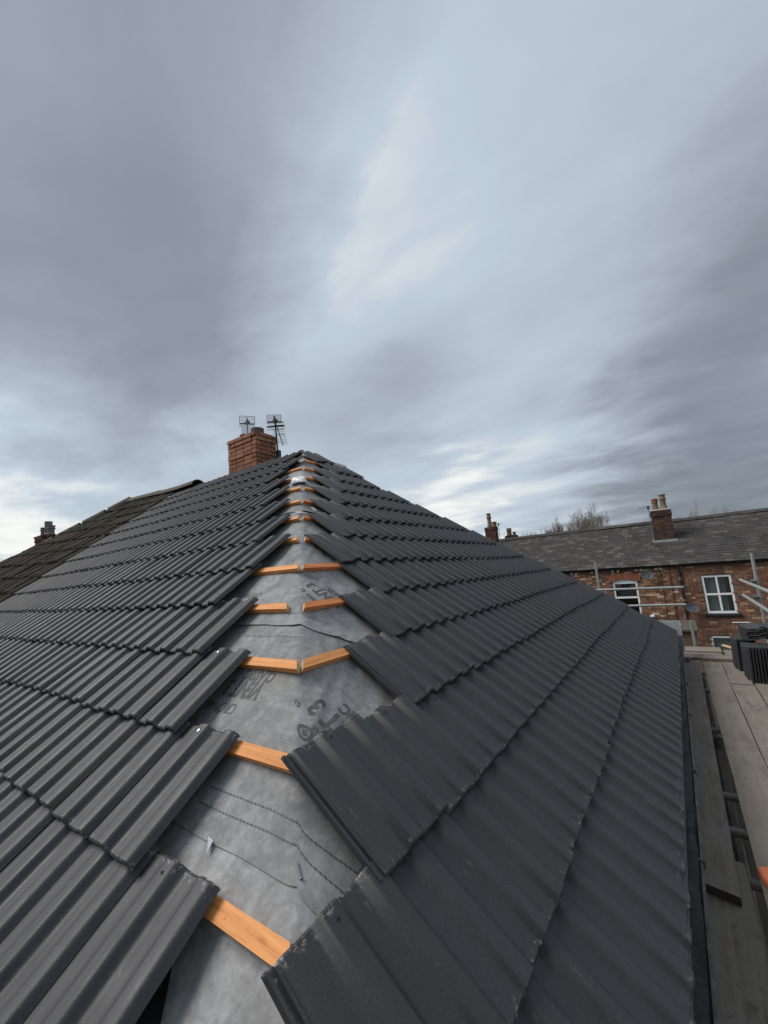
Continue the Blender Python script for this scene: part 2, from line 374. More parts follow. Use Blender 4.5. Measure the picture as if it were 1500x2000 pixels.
def tube(bm, pts, rad, seg=8, cap=True):
    """tapered tube along points"""
    pts = [Vector(p) for p in pts]
    rads = rad if isinstance(rad, (list, tuple)) else [rad] * len(pts)
    rings = []
    for i, p in enumerate(pts):
        d = (pts[min(i + 1, len(pts) - 1)] - pts[max(i - 1, 0)]).normalized()
        u = d.cross(Vector((0, 0, 1)) if abs(d.z) < 0.9 else Vector((1, 0, 0))).normalized(); v = d.cross(u)
        rings.append([bm.verts.new(p + (u * math.cos(2 * math.pi * k / seg) + v * math.sin(2 * math.pi * k / seg)) * rads[i]) for k in range(seg)])
    for a, b in zip(rings, rings[1:]):
        for k in range(seg): bm.faces.new((a[k], a[(k + 1) % seg], b[(k + 1) % seg], b[k]))
    if cap and seg > 2:
        bm.faces.new(rings[0][::-1]); bm.faces.new(rings[-1])
def lathe(bm, prof, seg=20, M=None):
    rings = []
    for r, z in prof:
        ring = [Vector((r * math.cos(2 * math.pi * k / seg), r * math.sin(2 * math.pi * k / seg), z)) for k in range(seg)]
        rings.append([bm.verts.new(M @ p if M else p) for p in ring])
    for a, b in zip(rings, rings[1:]):
        for k in range(seg): bm.faces.new((a[k], a[(k + 1) % seg], b[(k + 1) % seg], b[k]))
    bm.faces.new(rings[0][::-1]); bm.faces.new(rings[-1])
def prism(bm, poly, y0, y1):
    """poly of (x,z) extruded along y"""
    a = [bm.verts.new((x, y0, z)) for x, z in poly]; b = [bm.verts.new((x, y1, z)) for x, z in poly]
    n = len(poly)
    bm.faces.new(a); bm.faces.new(b[::-1])
    for i in range(n): bm.faces.new((a[i], b[i], b[(i + 1) % n], a[(i + 1) % n]))

def join_meshes(name, items, mats):
    """items: (mesh, matrix); concatenates into one mesh, keeps the 'tc' attribute, slots and smoothing"""
    V, T, L, S, Mi, SM, SE = [], [], [], [], [], [], []
    E = []
    base = 0
    cache = {}
    for me, M in items:
        if me not in cache:
            n = len(me.vertices); co = np.empty(n * 3, 'f'); me.vertices.foreach_get('co', co)
            faces = [tuple(p.vertices) for p in me.polygons]
            mi = [p.material_index for p in me.polygons]
            tcv = None
            if 'tc' in me.attributes:
                tcv = np.empty(n * 3, 'f'); me.attributes['tc'].data.foreach_get('vector', tcv); tcv = tcv.reshape(-1, 3)
            cache[me] = (co.reshape(-1, 3), faces, mi, tcv)
        co, faces, mi, tcv = cache[me]
        A = np.array(M, 'f'); V.append(co @ A[:3, :3].T + A[:3, 3])
        T.append(tcv if tcv is not None else np.zeros_like(co))
        L.extend([tuple(i + base for i in f) for f in faces]); Mi.extend(mi)
        base += len(co)
    V = np.concatenate(V)
    out = bpy.data.meshes.new(name); out.from_pydata(V.tolist(), [], L)
    out.polygons.foreach_set('material_index', Mi)
    a = out.attributes.new('tc', 'FLOAT_VECTOR', 'POINT'); a.data.foreach_set('vector', np.concatenate(T).ravel())
    bm = bmesh.new(); bm.from_mesh(out); setsharp(bm, 32); bm.to_mesh(out); bm.free()
    for m in mats: out.materials.append(m)
    return out
def seen_size(M, size):
    """how large a piece shows in the photograph, 0 when outside the frame"""
    c = project(M.translation)
    if c is None: return 0.0
    u, v, z = c
    r = FPX * size / z
    if u < -r or u > 1500 + r or v < -r or v > 2000 + r: return 0.0
    return r
def pieces(name, parent, items, size, limit=300, rest_parent=None, key=None):
    """items (mesh, matrix): the largest in view as objects of their own, the rest joined into one part"""
    sc = sorted(((key(M) if key else seen_size(M, size), i) for i, (me, M) in enumerate(items)), key=lambda a: -a[0])
    single = {i for s, i in sc[:limit] if s > 0}
    for i, (me, M) in enumerate(items):
        if i in single: mpart(name, me, parent, M)
    rest = [items[i] for i in range(len(items)) if i not in single]
    if rest:
        o = mpart(name, join_meshes(name, rest, list(rest[0][0].materials)), parent, I4)
        o['kind'] = 'stuff'
    return len(single), len(rest)

# ------------------------------------------------------------------ roof planes (apex of the hip at the origin)
PIT = 0.6547; CP, SP = math.cos(PIT), math.sin(PIT)
G = 0.345; S0 = 0.4434; W = 0.30
def lev(k): return S0 + k * G
AX = {'R': (Vector((0, 1, 0)), Vector((-CP, 0, SP)), Vector((SP, 0, CP))),
      'L': (Vector((1, 0, 0)), Vector((0, CP, SP)), Vector((0, -SP, CP)))}
def pt(side, s, x, h=0.0):
    r, u, n = AX[side]
    return r * x - u * s + n * h
def frame(side, s, x, h=0.0, tilt=0.0, yaw=0.0):
    r, u, n = AX[side]
    y = u * math.cos(tilt) - n * math.sin(tilt); z = n * math.cos(tilt) + u * math.sin(tilt)
    if yaw: r, y = r * math.cos(yaw) + y * math.sin(yaw), y * math.cos(yaw) - r * math.sin(yaw)
    o = pt(side, s, x, h)
    return Matrix(((r.x, y.x, z.x, o.x), (r.y, y.y, z.y, o.y), (r.z, y.z, z.z, o.z), (0, 0, 0, 1)))
GROUND = -8.0

ground = bmesh.new()
bmesh.ops.create_grid(ground, x_segments=8, y_segments=8, size=400)
part('ground', ground, M_GROUND, None, Matrix.Translation((0, 0, GROUND)))['kind'] = 'structure'

# ------------------------------------------------------------------ roof tile mesh
LT = 0.408; TILT = math.asin(0.030 / LT)
def tile_profile():
    p = [(-.036, -.013, -.020), (-.0355, -.004, -.020), (-.028, -.003, -.020), (-.026, -.011, -.022), (-.017, -.011, -.022), (-.0155, -.003, -.020), (-.009, -.002, -.018), (-.006, -.007, -.018), (.002, -.003, -.018)]
    xs = [.010, .035, .060, .076, .082, .088, .094, .100, .106, .113, .125, .137, .144, .150, .156, .162, .168, .174, .190, .210, .226, .232, .238, .244, .250, .256, .263, .275, .287, .294, .300, .306, .312, .318]
    for x in xs:
        d = min(abs(x - .125), abs(x - .275))
        k = max(0.0, min(1.0, (.050 - d) / .031)); z = .0225 * k * k * (3 - 2 * k)
        zb = z - .017
        if x > .296: zb = max(zb, .0008 + (.318 - x) * .2)
        p.append((x, z + 0.0012 * math.cos(x * 90), zb))
    return p
PROF = tile_profile()
def tile_mesh(seed, rough=0.0, wear=1.0):
    rg = random.Random(seed)
    bm = bmesh.new(); tl = bm.verts.layers.float_vector.new('tc')
    ys = [0.0, 0.005, 0.13, 0.27, LT - 0.006, LT]
    def nz(x, y, k): return noise.noise(Vector((x * 40 + seed * 9.1, y * 40, k)))
    top, bot = [], []
    for j, y in enumerate(ys):
        rt, rb = [], []
        for i, (x, zt, zb) in enumerate(PROF):
            yy = y
            if j in (0, 1): yy += 0.0022 * wear * nz(x * 2, 0, 3.0) - (0.003 * wear if nz(x * 3, 1, 7) > 0.42 else 0) * -1
            if j in (4, 5): yy += 0.004 * wear * nz(x * 2, 1, 5.0)
            dz = 0.0 if j not in (0, 5) else -0.0045
            r = rough * noise.noise(Vector((x * 22 + seed * 5, y * 22, 1.3)))
            xx = x + (0.0015 * nz(0, y, 2) * wear if i in (0, 1, len(PROF) - 1) else 0)
            v = bm.verts.new((xx, yy, zt + dz + r)); v[tl] = (x, y, zt); rt.append(v)
            v = bm.verts.new((xx, yy, zb + (0.0015 if j == 0 else 0))); v[tl] = (x, y, zb); rb.append(v)
        top.append(rt); bot.append(rb)
    n = len(PROF)
    for j in range(len(ys) - 1):
        for i in range(n - 1):
            bm.faces.new((top[j][i], top[j][i + 1], top[j + 1][i + 1], top[j + 1][i]))
            bm.faces.new((bot[j][i], bot[j + 1][i], bot[j + 1][i + 1], bot[j][i + 1]))
        bm.faces.new((top[j][0], top[j + 1][0], bot[j + 1][0], bot[j][0]))
        bm.faces.new((top[j][-1], bot[j][-1], bot[j + 1][-1], top[j + 1][-1]))
    for i in range(n - 1):
        bm.faces.new((top[0][i], bot[0][i], bot[0][i + 1], top[0][i + 1]))
        bm.faces.new((top[-1][i], top[-1][i + 1], bot[-1][i + 1], bot[-1][i]))
    if rough == 0.0:                                        # nail hole near the head
        for hx in (0.09,) if seed % 2 else (0.125,):
            zt = min(PROF, key=lambda q: abs(q[0] - hx))[1] + 0.0022
            ring = [bm.verts.new((hx + .0042 * math.cos(a), LT - .035 + .0042 * math.sin(a), zt)) for a in [k * math.pi / 4 for k in range(8)]]
            f = bm.faces.new(ring); f.material_index = 1
    return bm_mesh(bm, 'roof_tile', [M_TILE, M_HOLE], 34, recalc=True)
TILES = [tile_mesh(s) for s in range(1, 8)]

# ------------------------------------------------------------------ the house being re-roofed
house = thing('hip_roofed_house', 'house with a half tiled dark grey hip roof in the foreground', 'house', (0, 0, GROUND))
EAVE_S = lev(13)
hx = EAVE_S * CP
bm = bmesh.new(); wx = hx - 0.32
box(bm, (-3.19, -wx, GROUND), (wx, wx, -EAVE_S * SP - 0.16)); part('wall', bm, M_WALLFAR, house)
bm = bmesh.new()                                             # soffit and fascia board under the eaves
zf = -EAVE_S * SP - 0.10
box(bm, (hx - 0.100, -hx + 0.07, zf - 0.17), (hx - 0.078, hx - 0.07, zf + 0.03)); part('fascia', bm, M_IRON, house)
bm = bmesh.new(); box(bm, (wx + 0.003, -hx + 0.03, zf - 0.17), (hx - 0.104, hx - 0.08, zf - 0.155)); part('soffit', bm, M_WHITEDIRTY, house)

def deck(side, poly):
    bm = bmesh.new()
    a = [bm.verts.new(pt(side, s, x, -0.108)) for s, x in poly]; b = [bm.verts.new(pt(side, s, x, -0.13)) for s, x in poly]
    n = len(poly); bm.faces.new(a); bm.faces.new(b[::-1])
    for i in range(n): bm.faces.new((a[i], b[i], b[(i + 1) % n], a[(i + 1) % n]))
    return part('roof_slope', bm, M_DARK, house)
E2 = EAVE_S - 0.04
slopeL = deck('L', [(-0.03, -3.2), (-0.03, -0.1), (0.08, -0.03), (E2, E2 * CP - .085), (E2, -3.2)])
slopeR = deck('R', [(0.12, 0.0), (E2, E2 * CP - .085), (E2, -E2 * CP + .085)])
bm = bmesh.new()                                             # the slope behind the ridge
vs = [bm.verts.new(p) for p in ((-3.2, 0.01, -.045), (-.1, 0.01, -.045), (E2 * CP - .05, E2 * CP - .05, -E2 * SP - .14), (-3.2, E2 * CP - .05, -E2 * SP - .14))]
bm.faces.new(vs); bmesh.ops.solidify(bm, geom=bm.faces[:], thickness=0.02); part('rear_roof_slope', bm, M_DARK, house)

R_END = [2, 2, 2, 3, 4, 5, 6, 7, 8, 9, 10, 11, 11, 12]        # far hip, number of tile widths
R_N = [0, 0, 1, 2, 3, 4, 5, 6, 6, 7, 8, 10, 11, 12]           # near hip
L_X = [.02, .32, .32, .62, .92, 1.22, 1.52, 1.82, 1.82, 2.12, 2.42, 2.72, 3.02, 3.32]
PARTY = -3.2
def tile_M(side, k, x0, rg):
    return frame(side, lev(k) + rg.uniform(-.006, .006) + .006 * math.sin(x0 * 1.3 + k), x0 + rg.uniform(-.0015, .0015), -0.010 + rg.uniform(-.002, .003), TILT + rg.uniform(-.008, .006), rg.uniform(-.006, .006))
rg = random.Random(3)
itemsR, itemsL = [], []
for k in range(14):
    x = -0.034 - 0.30 * R_N[k]
    far = -0.04 + 0.30 * R_END[k] if k > 0 else 0.27
    while x + 0.2 < far:
        itemsR.append((TILES[rg.randrange(7)], tile_M('R', k, x, rg))); x += W
    x = L_X[k] - W
    while x > PARTY - 0.12 - rg.uniform(0, .1):
        itemsL.append((TILES[rg.randrange(7)], tile_M('L', k, x, rg))); x -= W
allsz = sorted([seen_size(M, .2) for me, M in itemsR + itemsL], reverse=True)
cut = allsz[299] if len(allsz) > 300 else 0
nR = sum(seen_size(M, .2) >= max(cut, 1e-6) for me, M in itemsR); nL = sum(seen_size(M, .2) >= max(cut, 1e-6) for me, M in itemsL)
print('tiles', len(itemsR), len(itemsL), 'single', pieces('roof_tile', slopeR, itemsR, .2, min(nR, 300)), pieces('roof_tile', slopeL, itemsL, .2, min(nL, 300 - min(nR, 300))))

# battens with mitred ends at the hip
def batten(side, k, x0, x1, mitre, mat):
    s_up = lev(k) - 1.14 * G; bw, bt = 0.043, 0.025
    bm = bmesh.new()
    n = max(2, int(abs(x1 - x0) / 0.25)); rings = []
    for i in range(n + 1):
        x = x0 + (x1 - x0) * i / n
        ring = []
        for (y, z) in ((0, 0), (-bw, 0), (-bw, bt), (0, bt)):
            xx = x
            if i == n and mitre: xx += mitre * (-y - bw / 2) * CP
            jit = 0.0012 * noise.noise(Vector((xx * 9, y * 50 + k, z * 70)))
            ring.append(bm.verts.new((xx, y + jit, z + jit)))
        rings.append(ring)
    for a, b in zip(rings, rings[1:]):
        for q in range(4): bm.faces.new((a[q], a[(q + 1) % 4], b[(q + 1) % 4], b[q]))
    bm.faces.new(rings[0]); bm.faces.new(rings[-1]).material_index = 1
    bmesh.ops.bevel(bm, geom=[e for e in bm.edges if e.calc_face_angle(0) > 1.0], offset=0.0015, segments=1, affect='EDGES')
    return part('batten', bm, [mat, M_ENDGRAIN], slopeL if side == 'L' else slopeR, frame(side, s_up, 0, -0.081))
endL = {0: .02, 1: .06, 2: .01, 3: .03, 4: .015, 5: .015, 6: .025, 7: .03, 8: .01, 9: .085, 10: .0, 11: 0.0, 12: 0.0, 13: 0.0}
endR = {0: .0, 1: .02, 2: .03, 3: .05, 4: .03, 5: .012, 6: .012, 7: .03, 8: .012, 9: .02, 10: .012, 11: .30, 12: .34, 13: .3}
for k in range(0, 14):
    sb = lev(k) - 1.08 * G; hipx = sb * CP - 0.046
    batten('L', k, -3.2, hipx - endL[k], 1, M_BATTEN)
    batten('R', k, min(sb * CP - 0.1, 3.4), -hipx + endR[k], -1, M_BATTENR if k in (5, 6, 7, 8, 9) else M_BATTEN)

# ---- underlay draped over the hip
def hipq(s): return s * CP - 0.062 * SP
def felt_pos(q, s, h=0.0):
    """q: distance along the course from the hip (left negative), s: distance down the slope"""
    r = 0.055
    a = 0.5 * (-q + math.sqrt(q * q + r * r)); b = 0.5 * (q + math.sqrt(q * q + r * r))
    x0 = hipq(s); P = Vector((x0, -x0, -s * SP - 0.062 * CP))
    p = P + Vector((-a, 0, 0)) + Vector((0, b, 0))
    n = (AX['L'][2] * (a / (a + b)) + AX['R'][2] * (b / (a + b))).normalized()
    f = (s - S0) / G; f = f - math.floor(f)
    sag = -0.006 * math.sin(math.pi * ((f + 0.10) % 1.0))
    wr = 0.006 * noise.noise(Vector((q * 3.1, s * 3.3, 0.7))) + 0.0035 * noise.noise(Vector((q * 9 + s * 3, s * 6 - q * 4, 4.2))) + 0.0016 * noise.noise(Vector((q * 24, s * 20, 9.2)))
    # diagonal creases where the sheet is pulled over the hip
    cr = 0.0
    for (c0, c1, amp) in ((0.16, 3.62, .010), (0.23, 3.70, .007), (-0.20, 3.45, .004), (0.10, 2.62, .006), (-0.12, 4.12, .004)):
        dd = (q - c0) * 0.85 + (s - c1) * 0.42
        if abs(dd) < 0.08 and abs(s - c1) < 0.30: cr += amp * math.exp(-(dd / 0.022) ** 2) * (1 - abs(s - c1) / 0.30)
    return p + n * (h - 0.022 + sag + wr + cr)
def sheet(name, q0, q1, sfun0, sfun1, h, nq=110, ns=60, qf0=None, curl=0.0):
    bm = bmesh.new(); grid = []
    for i in range(nq + 1):
        col = []
        for j in range(ns + 1):
            f = j / ns; q = q0 + (q1 - q0) * i / nq
            s = sfun0(q) + (sfun1(q) - sfun0(q)) * f
            if qf0: q = max(q, qf0(s)) if i == 0 else max(q, qf0(s) + (q1 - q0) * i / nq * 0.02)
            hh = h + curl * max(0.0, (f - 0.93) / 0.07) ** 2 * (0.55 + 0.8 * noise.noise(Vector((q * 7, 1.0, h * 900))))
            col.append(bm.verts.new(felt_pos(q, s, hh)))
        grid.append(col)
    for i in range(nq):
        for j in range(ns): bm.faces.new((grid[i][j], grid[i][j + 1], grid[i + 1][j + 1], grid[i + 1][j]))
    bmesh.ops.remove_doubles(bm, verts=bm.verts, dist=1e-5)
    bmesh.ops.solidify(bm, geom=bm.faces[:], thickness=0.0009)
    return part(name, bm, M_FELT, house, I4, 50)
def ln(k): return lambda q: lev(k)
def wav(k, amp=.012, right=0.0, c=0.0):
    def f(q): return lev(k) + amp * noise.noise(Vector((q * 4, k, 0))) + (right * min(max(q, 0), .6) if q > 0 else c * -q)
    return f
QW = 0.95
sheets = [sheet('underlay', -QW, QW, wav(-1.2), wav(1.75, .02, 0.2), 0.0050, 70, 24, None, .010),
          sheet('underlay', -QW, QW, wav(1.2), wav(4.45, .03, .15), 0.0036, 90, 40, None, .018),
          sheet('underlay', -QW, QW, wav(4.0), wav(8.22, .02, .52), 0.0024, 120, 70, None, .011),
          sheet('underlay', -QW, QW, wav(7.7), lambda q: lev(10.62) + .006 * noise.noise(Vector((q * 4, 3, 0))) + .012 * math.exp(-(q / .16) ** 2) + .90 * max(q, 0), 0.0012, 120, 60, None, .005),
          sheet('underlay', -QW, QW, wav(10.2), wav(11.02, .01, .2), 0.0, 110, 24),
          sheet('underlay', -0.43, QW, wav(10.6), wav(13.0, .01), -0.0012, 100, 50, lambda s: -0.43 + 0.06 * (s - lev(11)))]
feltmid, feltlow = sheets[2], sheets[3]

# ---- printing on the underlay
def lettering(text, side, x, s, ang, size, parent, h=None, bold=0.02, stretch=1.0):
    h = .0027 if parent is feltlow else .0039
    cu = bpy.data.curves.new('printed_lettering', 'FONT'); cu.body = text; cu.size = 1.0; cu.offset = bold; cu.resolution_u = 3
    o = bpy.data.objects.new('printed_lettering', cu)
    me = bpy.data.meshes.new_from_object(o)
    bpy.data.objects.remove(o); bpy.data.curves.remove(cu)
    bm = bmesh.new(); bm.from_mesh(me); bpy.data.meshes.remove(me)
    bmesh.ops.triangulate(bm, faces=bm.faces[:])
    bmesh.ops.subdivide_edges(bm, edges=[e for e in bm.edges if e.calc_length() > 0.2], cuts=3)
    ca, sa = math.cos(ang), math.sin(ang)
    for v in bm.verts:
        a, b = v.co.x * size * stretch, v.co.y * size * 1.38
        r = x + a * ca - b * sa; up = a * sa + b * ca
        ss = s - up
        q = (r - hipq(ss)) if side == 'L' else (r + hipq(ss))
        v.co = felt_pos(q, ss, h)
    return part('printed_lettering', bm, M_PRINT, parent)
UPSIDE = math.pi
ANG_R = math.radians(180 - 77)
# upside-down print on the left face, and the same print turned down the right face
lettering('CROMAR', 'L', 2.545, lev(9.46), UPSIDE, .048, feltlow, stretch=1.0, bold=0.0)
lettering('VENT 3', 'L', 2.615, lev(9.16), UPSIDE, .078, feltlow, stretch=.92, bold=.03)
lettering('CLASSIC', 'L', 2.635, lev(9.00), UPSIDE, .050, feltlow, stretch=1.0, bold=.03)
lettering('CLASSIC', 'R', -2.620, lev(10.17), ANG_R, .060, feltlow, stretch=1.0, bold=.025)
lettering('VENT 3', 'R', -2.698, lev(10.20), ANG_R, .096, feltlow, stretch=.95, bold=.03)
lettering('CROMAR', 'R', -2.835, lev(10.02), ANG_R, .034, feltlow, stretch=1.0, bold=0.0)
lettering('®', 'R', -2.865, lev(9.37), ANG_R, .034, feltlow)
lettering('CROMAR', 'L', 2.03, lev(7.47), UPSIDE, .048, feltmid, bold=0.0)
lettering('CLASSIC', 'L', 2.02, lev(6.80), UPSIDE, .055, feltmid, bold=.03)
lettering('VENT 3', 'R', -2.15, lev(7.98), ANG_R, .080, feltmid, stretch=.95, bold=.03)
lettering('CLASSIC', 'R', -2.08, lev(7.98), ANG_R, .052, feltmid, bold=.025)
lettering('CROMAR', 'R', -2.285, lev(7.96), ANG_R, .034, feltmid, bold=0.0)
lettering('®', 'R', -2.31, lev(7.50), ANG_R, .045, feltmid)
lettering('VENT 3', 'L', 1.60, lev(4.62), UPSIDE + .5, .075, feltmid, stretch=.92, bold=.05)
lettering('CLASSIC', 'L', 1.66, lev(4.50), UPSIDE + .5, .05, feltmid, bold=.03)
def roundel(side, x, s, r, parent):
    bm = bmesh.new()
    def P(a, b): 
        ss = s - b; q = (x + a) - hipq(ss) if side == 'L' else (x + a) + hipq(ss)
        return felt_pos(q, ss, .0027)
    N = 28
    def annulus(r0, r1, sq=False):
        A, B = [], []
        for k in range(N):
            t = 2 * math.pi * k / N + .35
            f = 1.0 if not sq else 0.80 / max(abs(math.cos(t - .9)), abs(math.sin(t - .9)))
            A.append(bm.verts.new(P(r0 * f * math.cos(t), r0 * f * math.sin(t)))); B.append(bm.verts.new(P(r1 * (1 if sq is not True else f) * math.cos(t), r1 * (1 if sq is not True else f) * math.sin(t))))
        for k in range(N): bm.faces.new((A[k], A[(k + 1) % N], B[(k + 1) % N], B[k]))
    annulus(r * .90, r); annulus(r * .66, r * .84, None)
    for i in range(4):
        a = -r * .36 + i * r * .22
        for (x0, x1, y0, y1) in ((a, a + r * .10, -r * .36, r * .36),):
            c9, s9 = math.cos(.95), math.sin(.95)
            vs = [bm.verts.new(P(u * c9 - v * s9, u * s9 + v * c9)) for u, v in ((x0, y0), (x1, y0), (x1, y1), (x0, y1))]
            bm.faces.new(vs)
    return part('printed_roundel', bm, M_PRINT, parent)
roundel('R', -2.925, lev(9.66), .034, feltlow)
def dashes(f, q0, q1, dl, gap, wdt, parent):
    bm = bmesh.new(); q = q0
    while q < q1:
        c = [(q, f(q)), (q + dl, f(q + dl)), (q + dl, f(q + dl) + wdt), (q, f(q) + wdt)]
        bm.faces.new([bm.verts.new(felt_pos(a, b, .0027 if parent is feltlow else .0039)) for a, b in c]); q += dl + gap
    return part('printed_dashed_line', bm, M_PRINT, parent)
def dl1(q): return lev(10.27) + (0.10 * max(0, q + .12) if q < 0 else 0.012 + 0.80 * q)
def dl2(q): return lev(10.41) + (0.08 * max(0, q + .12) if q < 0 else 0.010 + 0.85 * q)
dashes(dl1, -.42, .36, .0115, .0055, .0042, feltlow); dashes(dl2, -.46, .30, .0115, .0055, .0042, feltlow)
dashes(lambda q: lev(8.0) + (0 if q < 0 else .45 * q), -.10, .22, .010, .006, .0035, feltmid)
dashes(lambda q: lev(8.42) + (0 if q < 0 else .3 * q), -.42, .02, .016, .010, .0045, feltlow)

# nails through the heads of three tiles
def nail_head(side, s, x, h, parent, r=.0062):
    bm = bmesh.new(); lathe(bm, [(r * .6, -.004), (r, 0), (r * .9, .0016), (r * .3, .0022)], 12)
    part('nail', bm, M_NAIL, parent, frame(side, s, x, h))
nail_head('L', lev(11) - LT + .035, 2.72 - W + .125, -.014, slopeL)
nail_head('L', lev(10) - LT + .035, 2.42 - W + .125, -.014, slopeL)
nail_head('R', lev(9) - LT + .035, -.034 - 2.1 + .09, -.034, slopeR)

# eaves tray, gutter and brackets
bm = bmesh.new()
prism(bm, [(hx - .16, -EAVE_S * SP + .125 - .095), (hx - .022, -EAVE_S * SP - .052), (hx - .008, -EAVE_S * SP - .088), (hx - .010, -EAVE_S * SP - .091), (hx - .024, -EAVE_S * SP - .057), (hx - .162, -EAVE_S * SP + .120 - .095)], -hx + .02, hx)
part('eaves_tray', bm, M_TRAY, house)
GX, GZ, GR = hx - .010, -EAVE_S * SP - .082, .052
bm = bmesh.new(); poly = []
for k in range(13): a = math.pi + math.pi * k / 12; poly.append((GX + GR * math.cos(a), GZ + GR * math.sin(a)))
poly += [(GX + GR + .004, GZ + .004), (GX + GR - .006, GZ + .003)]
for k in range(11, 0, -1): a = math.pi + math.pi * k / 12; poly.append((GX + (GR - .004) * math.cos(a), GZ + (GR - .004) * math.sin(a)))
poly += [(GX - GR + .004, GZ)]
N = len(poly); rings = []
for i in range(41):
    y = -hx + (2 * hx + .05) * i / 40; j = .004 * noise.noise(Vector((0, y * 1.7, 3))) 
    rings.append([bm.verts.new((x + j, y, z + j * .6)) for x, z in poly])
for a, b in zip(rings, rings[1:]):
    for k in range(N): bm.faces.new((a[k], a[(k + 1) % N], b[(k + 1) % N], b[k]))
bm.faces.new(rings[0]); bm.faces.new(rings[-1][::-1])
gutter = part('gutter', bm, M_GUTTER, house)
bm = bmesh.new()                                             # silt lying in the gutter
vs = []
for i in range(121):
    y = -hx + .02 + (2 * hx - .06) * i / 120; row = []
    for k in range(5): row.append(bm.verts.new((GX + (-.040 + .020 * k), y, GZ - .030 + .010 * noise.noise(Vector((k * .9, y * 7, 2))))))
    vs.append(row)
for a, b in zip(vs, vs[1:]):
    for k in range(4): bm.faces.new((a[k], a[k + 1], b[k + 1], b[k]))
part('silt', bm, M_GUTTER, gutter)
for y in (-2.9, -1.78, -.95, .05, .95, 2.0, 3.0, 3.6):
    bm = bmesh.new(); pts = [(GX + (GR + .004) * math.cos(math.pi + math.pi * k / 10), 0, GZ + (GR + .004) * math.sin(math.pi + math.pi * k / 10)) for k in range(11)]
    tube(bm, [(GX - GR, 0, GZ + .01)] + pts + [(GX + GR + .006, 0, GZ + .012), (GX + GR - .012, 0, GZ + .014)], .0055, 6)
    part('bracket', bm, M_BLACKTUBE, gutter, Matrix.Translation((0, y, 0)))
bm = bmesh.new()                                             # pale lead apron at the far corner of the eaves
box(bm, (3.64, 3.985, -3.33), (3.955, 3.997, -2.90), .003); box(bm, (3.945, 3.74, -3.30), (3.957, 3.982, -2.93), .003)
part('corner_flashing', bm, M_LEAD, house)

# ---- brick helpers
def brick_mesh(lx, ly, lz, seed, mat, rough=.0035):
    bm = bmesh.new(); box(bm, (-lx / 2, -ly / 2, -lz / 2), (lx / 2, ly / 2, lz / 2))
    for v in bm.verts: v.co += Vector(noise.noise_vector(v.co * 60 + Vector((seed * 7.7, 0, 0)))) * rough
    bmesh.ops.bevel(bm, geom=bm.edges[:], offset=.0035, segments=1, affect='EDGES')
    return bm_mesh(bm, 'brick', mat)
BR_L, BR_W, BR_H, JT = .215, .1025, .065, .010
def stack_bricks(x0, y0, W_, D_, ztop, courses, mat, proud, seed=1):
    """courses of real bricks round a rectangular stack; W_, D_ in whole half bricks"""
    rg = random.Random(seed); items = []
    st = [brick_mesh(BR_L, BR_W, BR_H, s, mat) for s in range(3)]; hf = [brick_mesh(BR_W, BR_W, BR_H, s + 5, mat) for s in range(2)]
    U = .225
    for c in range(courses):
        z = ztop - BR_H / 2 - c * .075; pr = proud(c)
        def add(half, x, y, rot):
            M = Matrix.Translation((x, y, z)) @ Matrix.Rotation((math.pi / 2 if rot else 0) + rg.uniform(-.008, .008), 4, 'Z')
            items.append(((hf if half else st)[rg.randrange(2)], M))
        def row(a, b, fixed, rot, start_half):
            n = int(round((b - a) / (U / 2))); i = 0; half = start_half
            while i < n:
                if half or n - i == 1: l = U / 2; h2 = True
                else: l = U; h2 = False
                p = a + (i * U / 2) + l / 2
                if rot: add(h2, fixed, p, True)
                else: add(h2, p, fixed, False)
                i += 1 if h2 else 2; half = False
        yb0, yb1, xb0, xb1 = y0 + U / 4 - pr, y0 + D_ - U / 4 + pr, x0 + U / 4 - pr, x0 + W_ - U / 4 + pr
        if c % 2 == 0:
            row(x0, x0 + W_, yb0, False, False); row(x0, x0 + W_, yb1, False, True)
            row(y0 + U / 2, y0 + D_ - U / 2, xb0, True, False); row(y0 + U / 2, y0 + D_ - U / 2, xb1, True, False)
        else:
            row(x0 + U / 2, x0 + W_ - U / 2, yb0, False, True); row(x0 + U / 2, x0 + W_ - U / 2, yb1, False, False)
            row(y0, y0 + D_, xb0, True, False); row(y0, y0 + D_, xb1, True, False)
    return items
def core(name, x0, y0, W_, D_, z0, z1, mat, parent, inset=.014):
    bm = bmesh.new(); box(bm, (x0 + inset, y0 + inset, z0), (x0 + W_ - inset, y0 + D_ - inset, z1)); return part(name, bm, mat, parent)

CX, CY, CW, CD, CT = -2.185, .30, .7875, .45, .705
chim = core('chimney', CX, CY, CW, CD, -.9, CT - .012, M_MORTAR_DARK, house, .024)
pr_house = lambda c: (.022 if c == 0 else .012 if c == 1 else .0 if c in (2, 3) else .006 if c == 4 else -.004 if c < 8 else .010 if c == 8 else 0.0)
for me, M in stack_bricks(CX, CY, CW, CD, CT, 12, M_BRICK_RED, pr_house): mpart('brick', me, chim, M)
def ring_pot(x, y, z, r, hgt, mat, parent):
    bm = bmesh.new(); pr = [(r * .9, z - .02)]
    n = 4
    for i in range(n):
        z0 = z + hgt * i / n; pr += [(r * .90, z0), (r * .90, z0 + hgt * .10), (r, z0 + hgt * .13), (r, z0 + hgt * .22)]
    pr += [(r, z + hgt), (r * .72, z + hgt + .004), (r * .70, z - .01)]
    lathe(bm, pr, 22, Matrix.Translation((x, y, 0))); return part('chimney_pot', bm, mat, parent)
ring_pot(-1.60, .50, CT, .112, .135, M_POTDARK, chim); ring_pot(-1.97, .52, CT, .10, .12, M_POTDARK, chim)

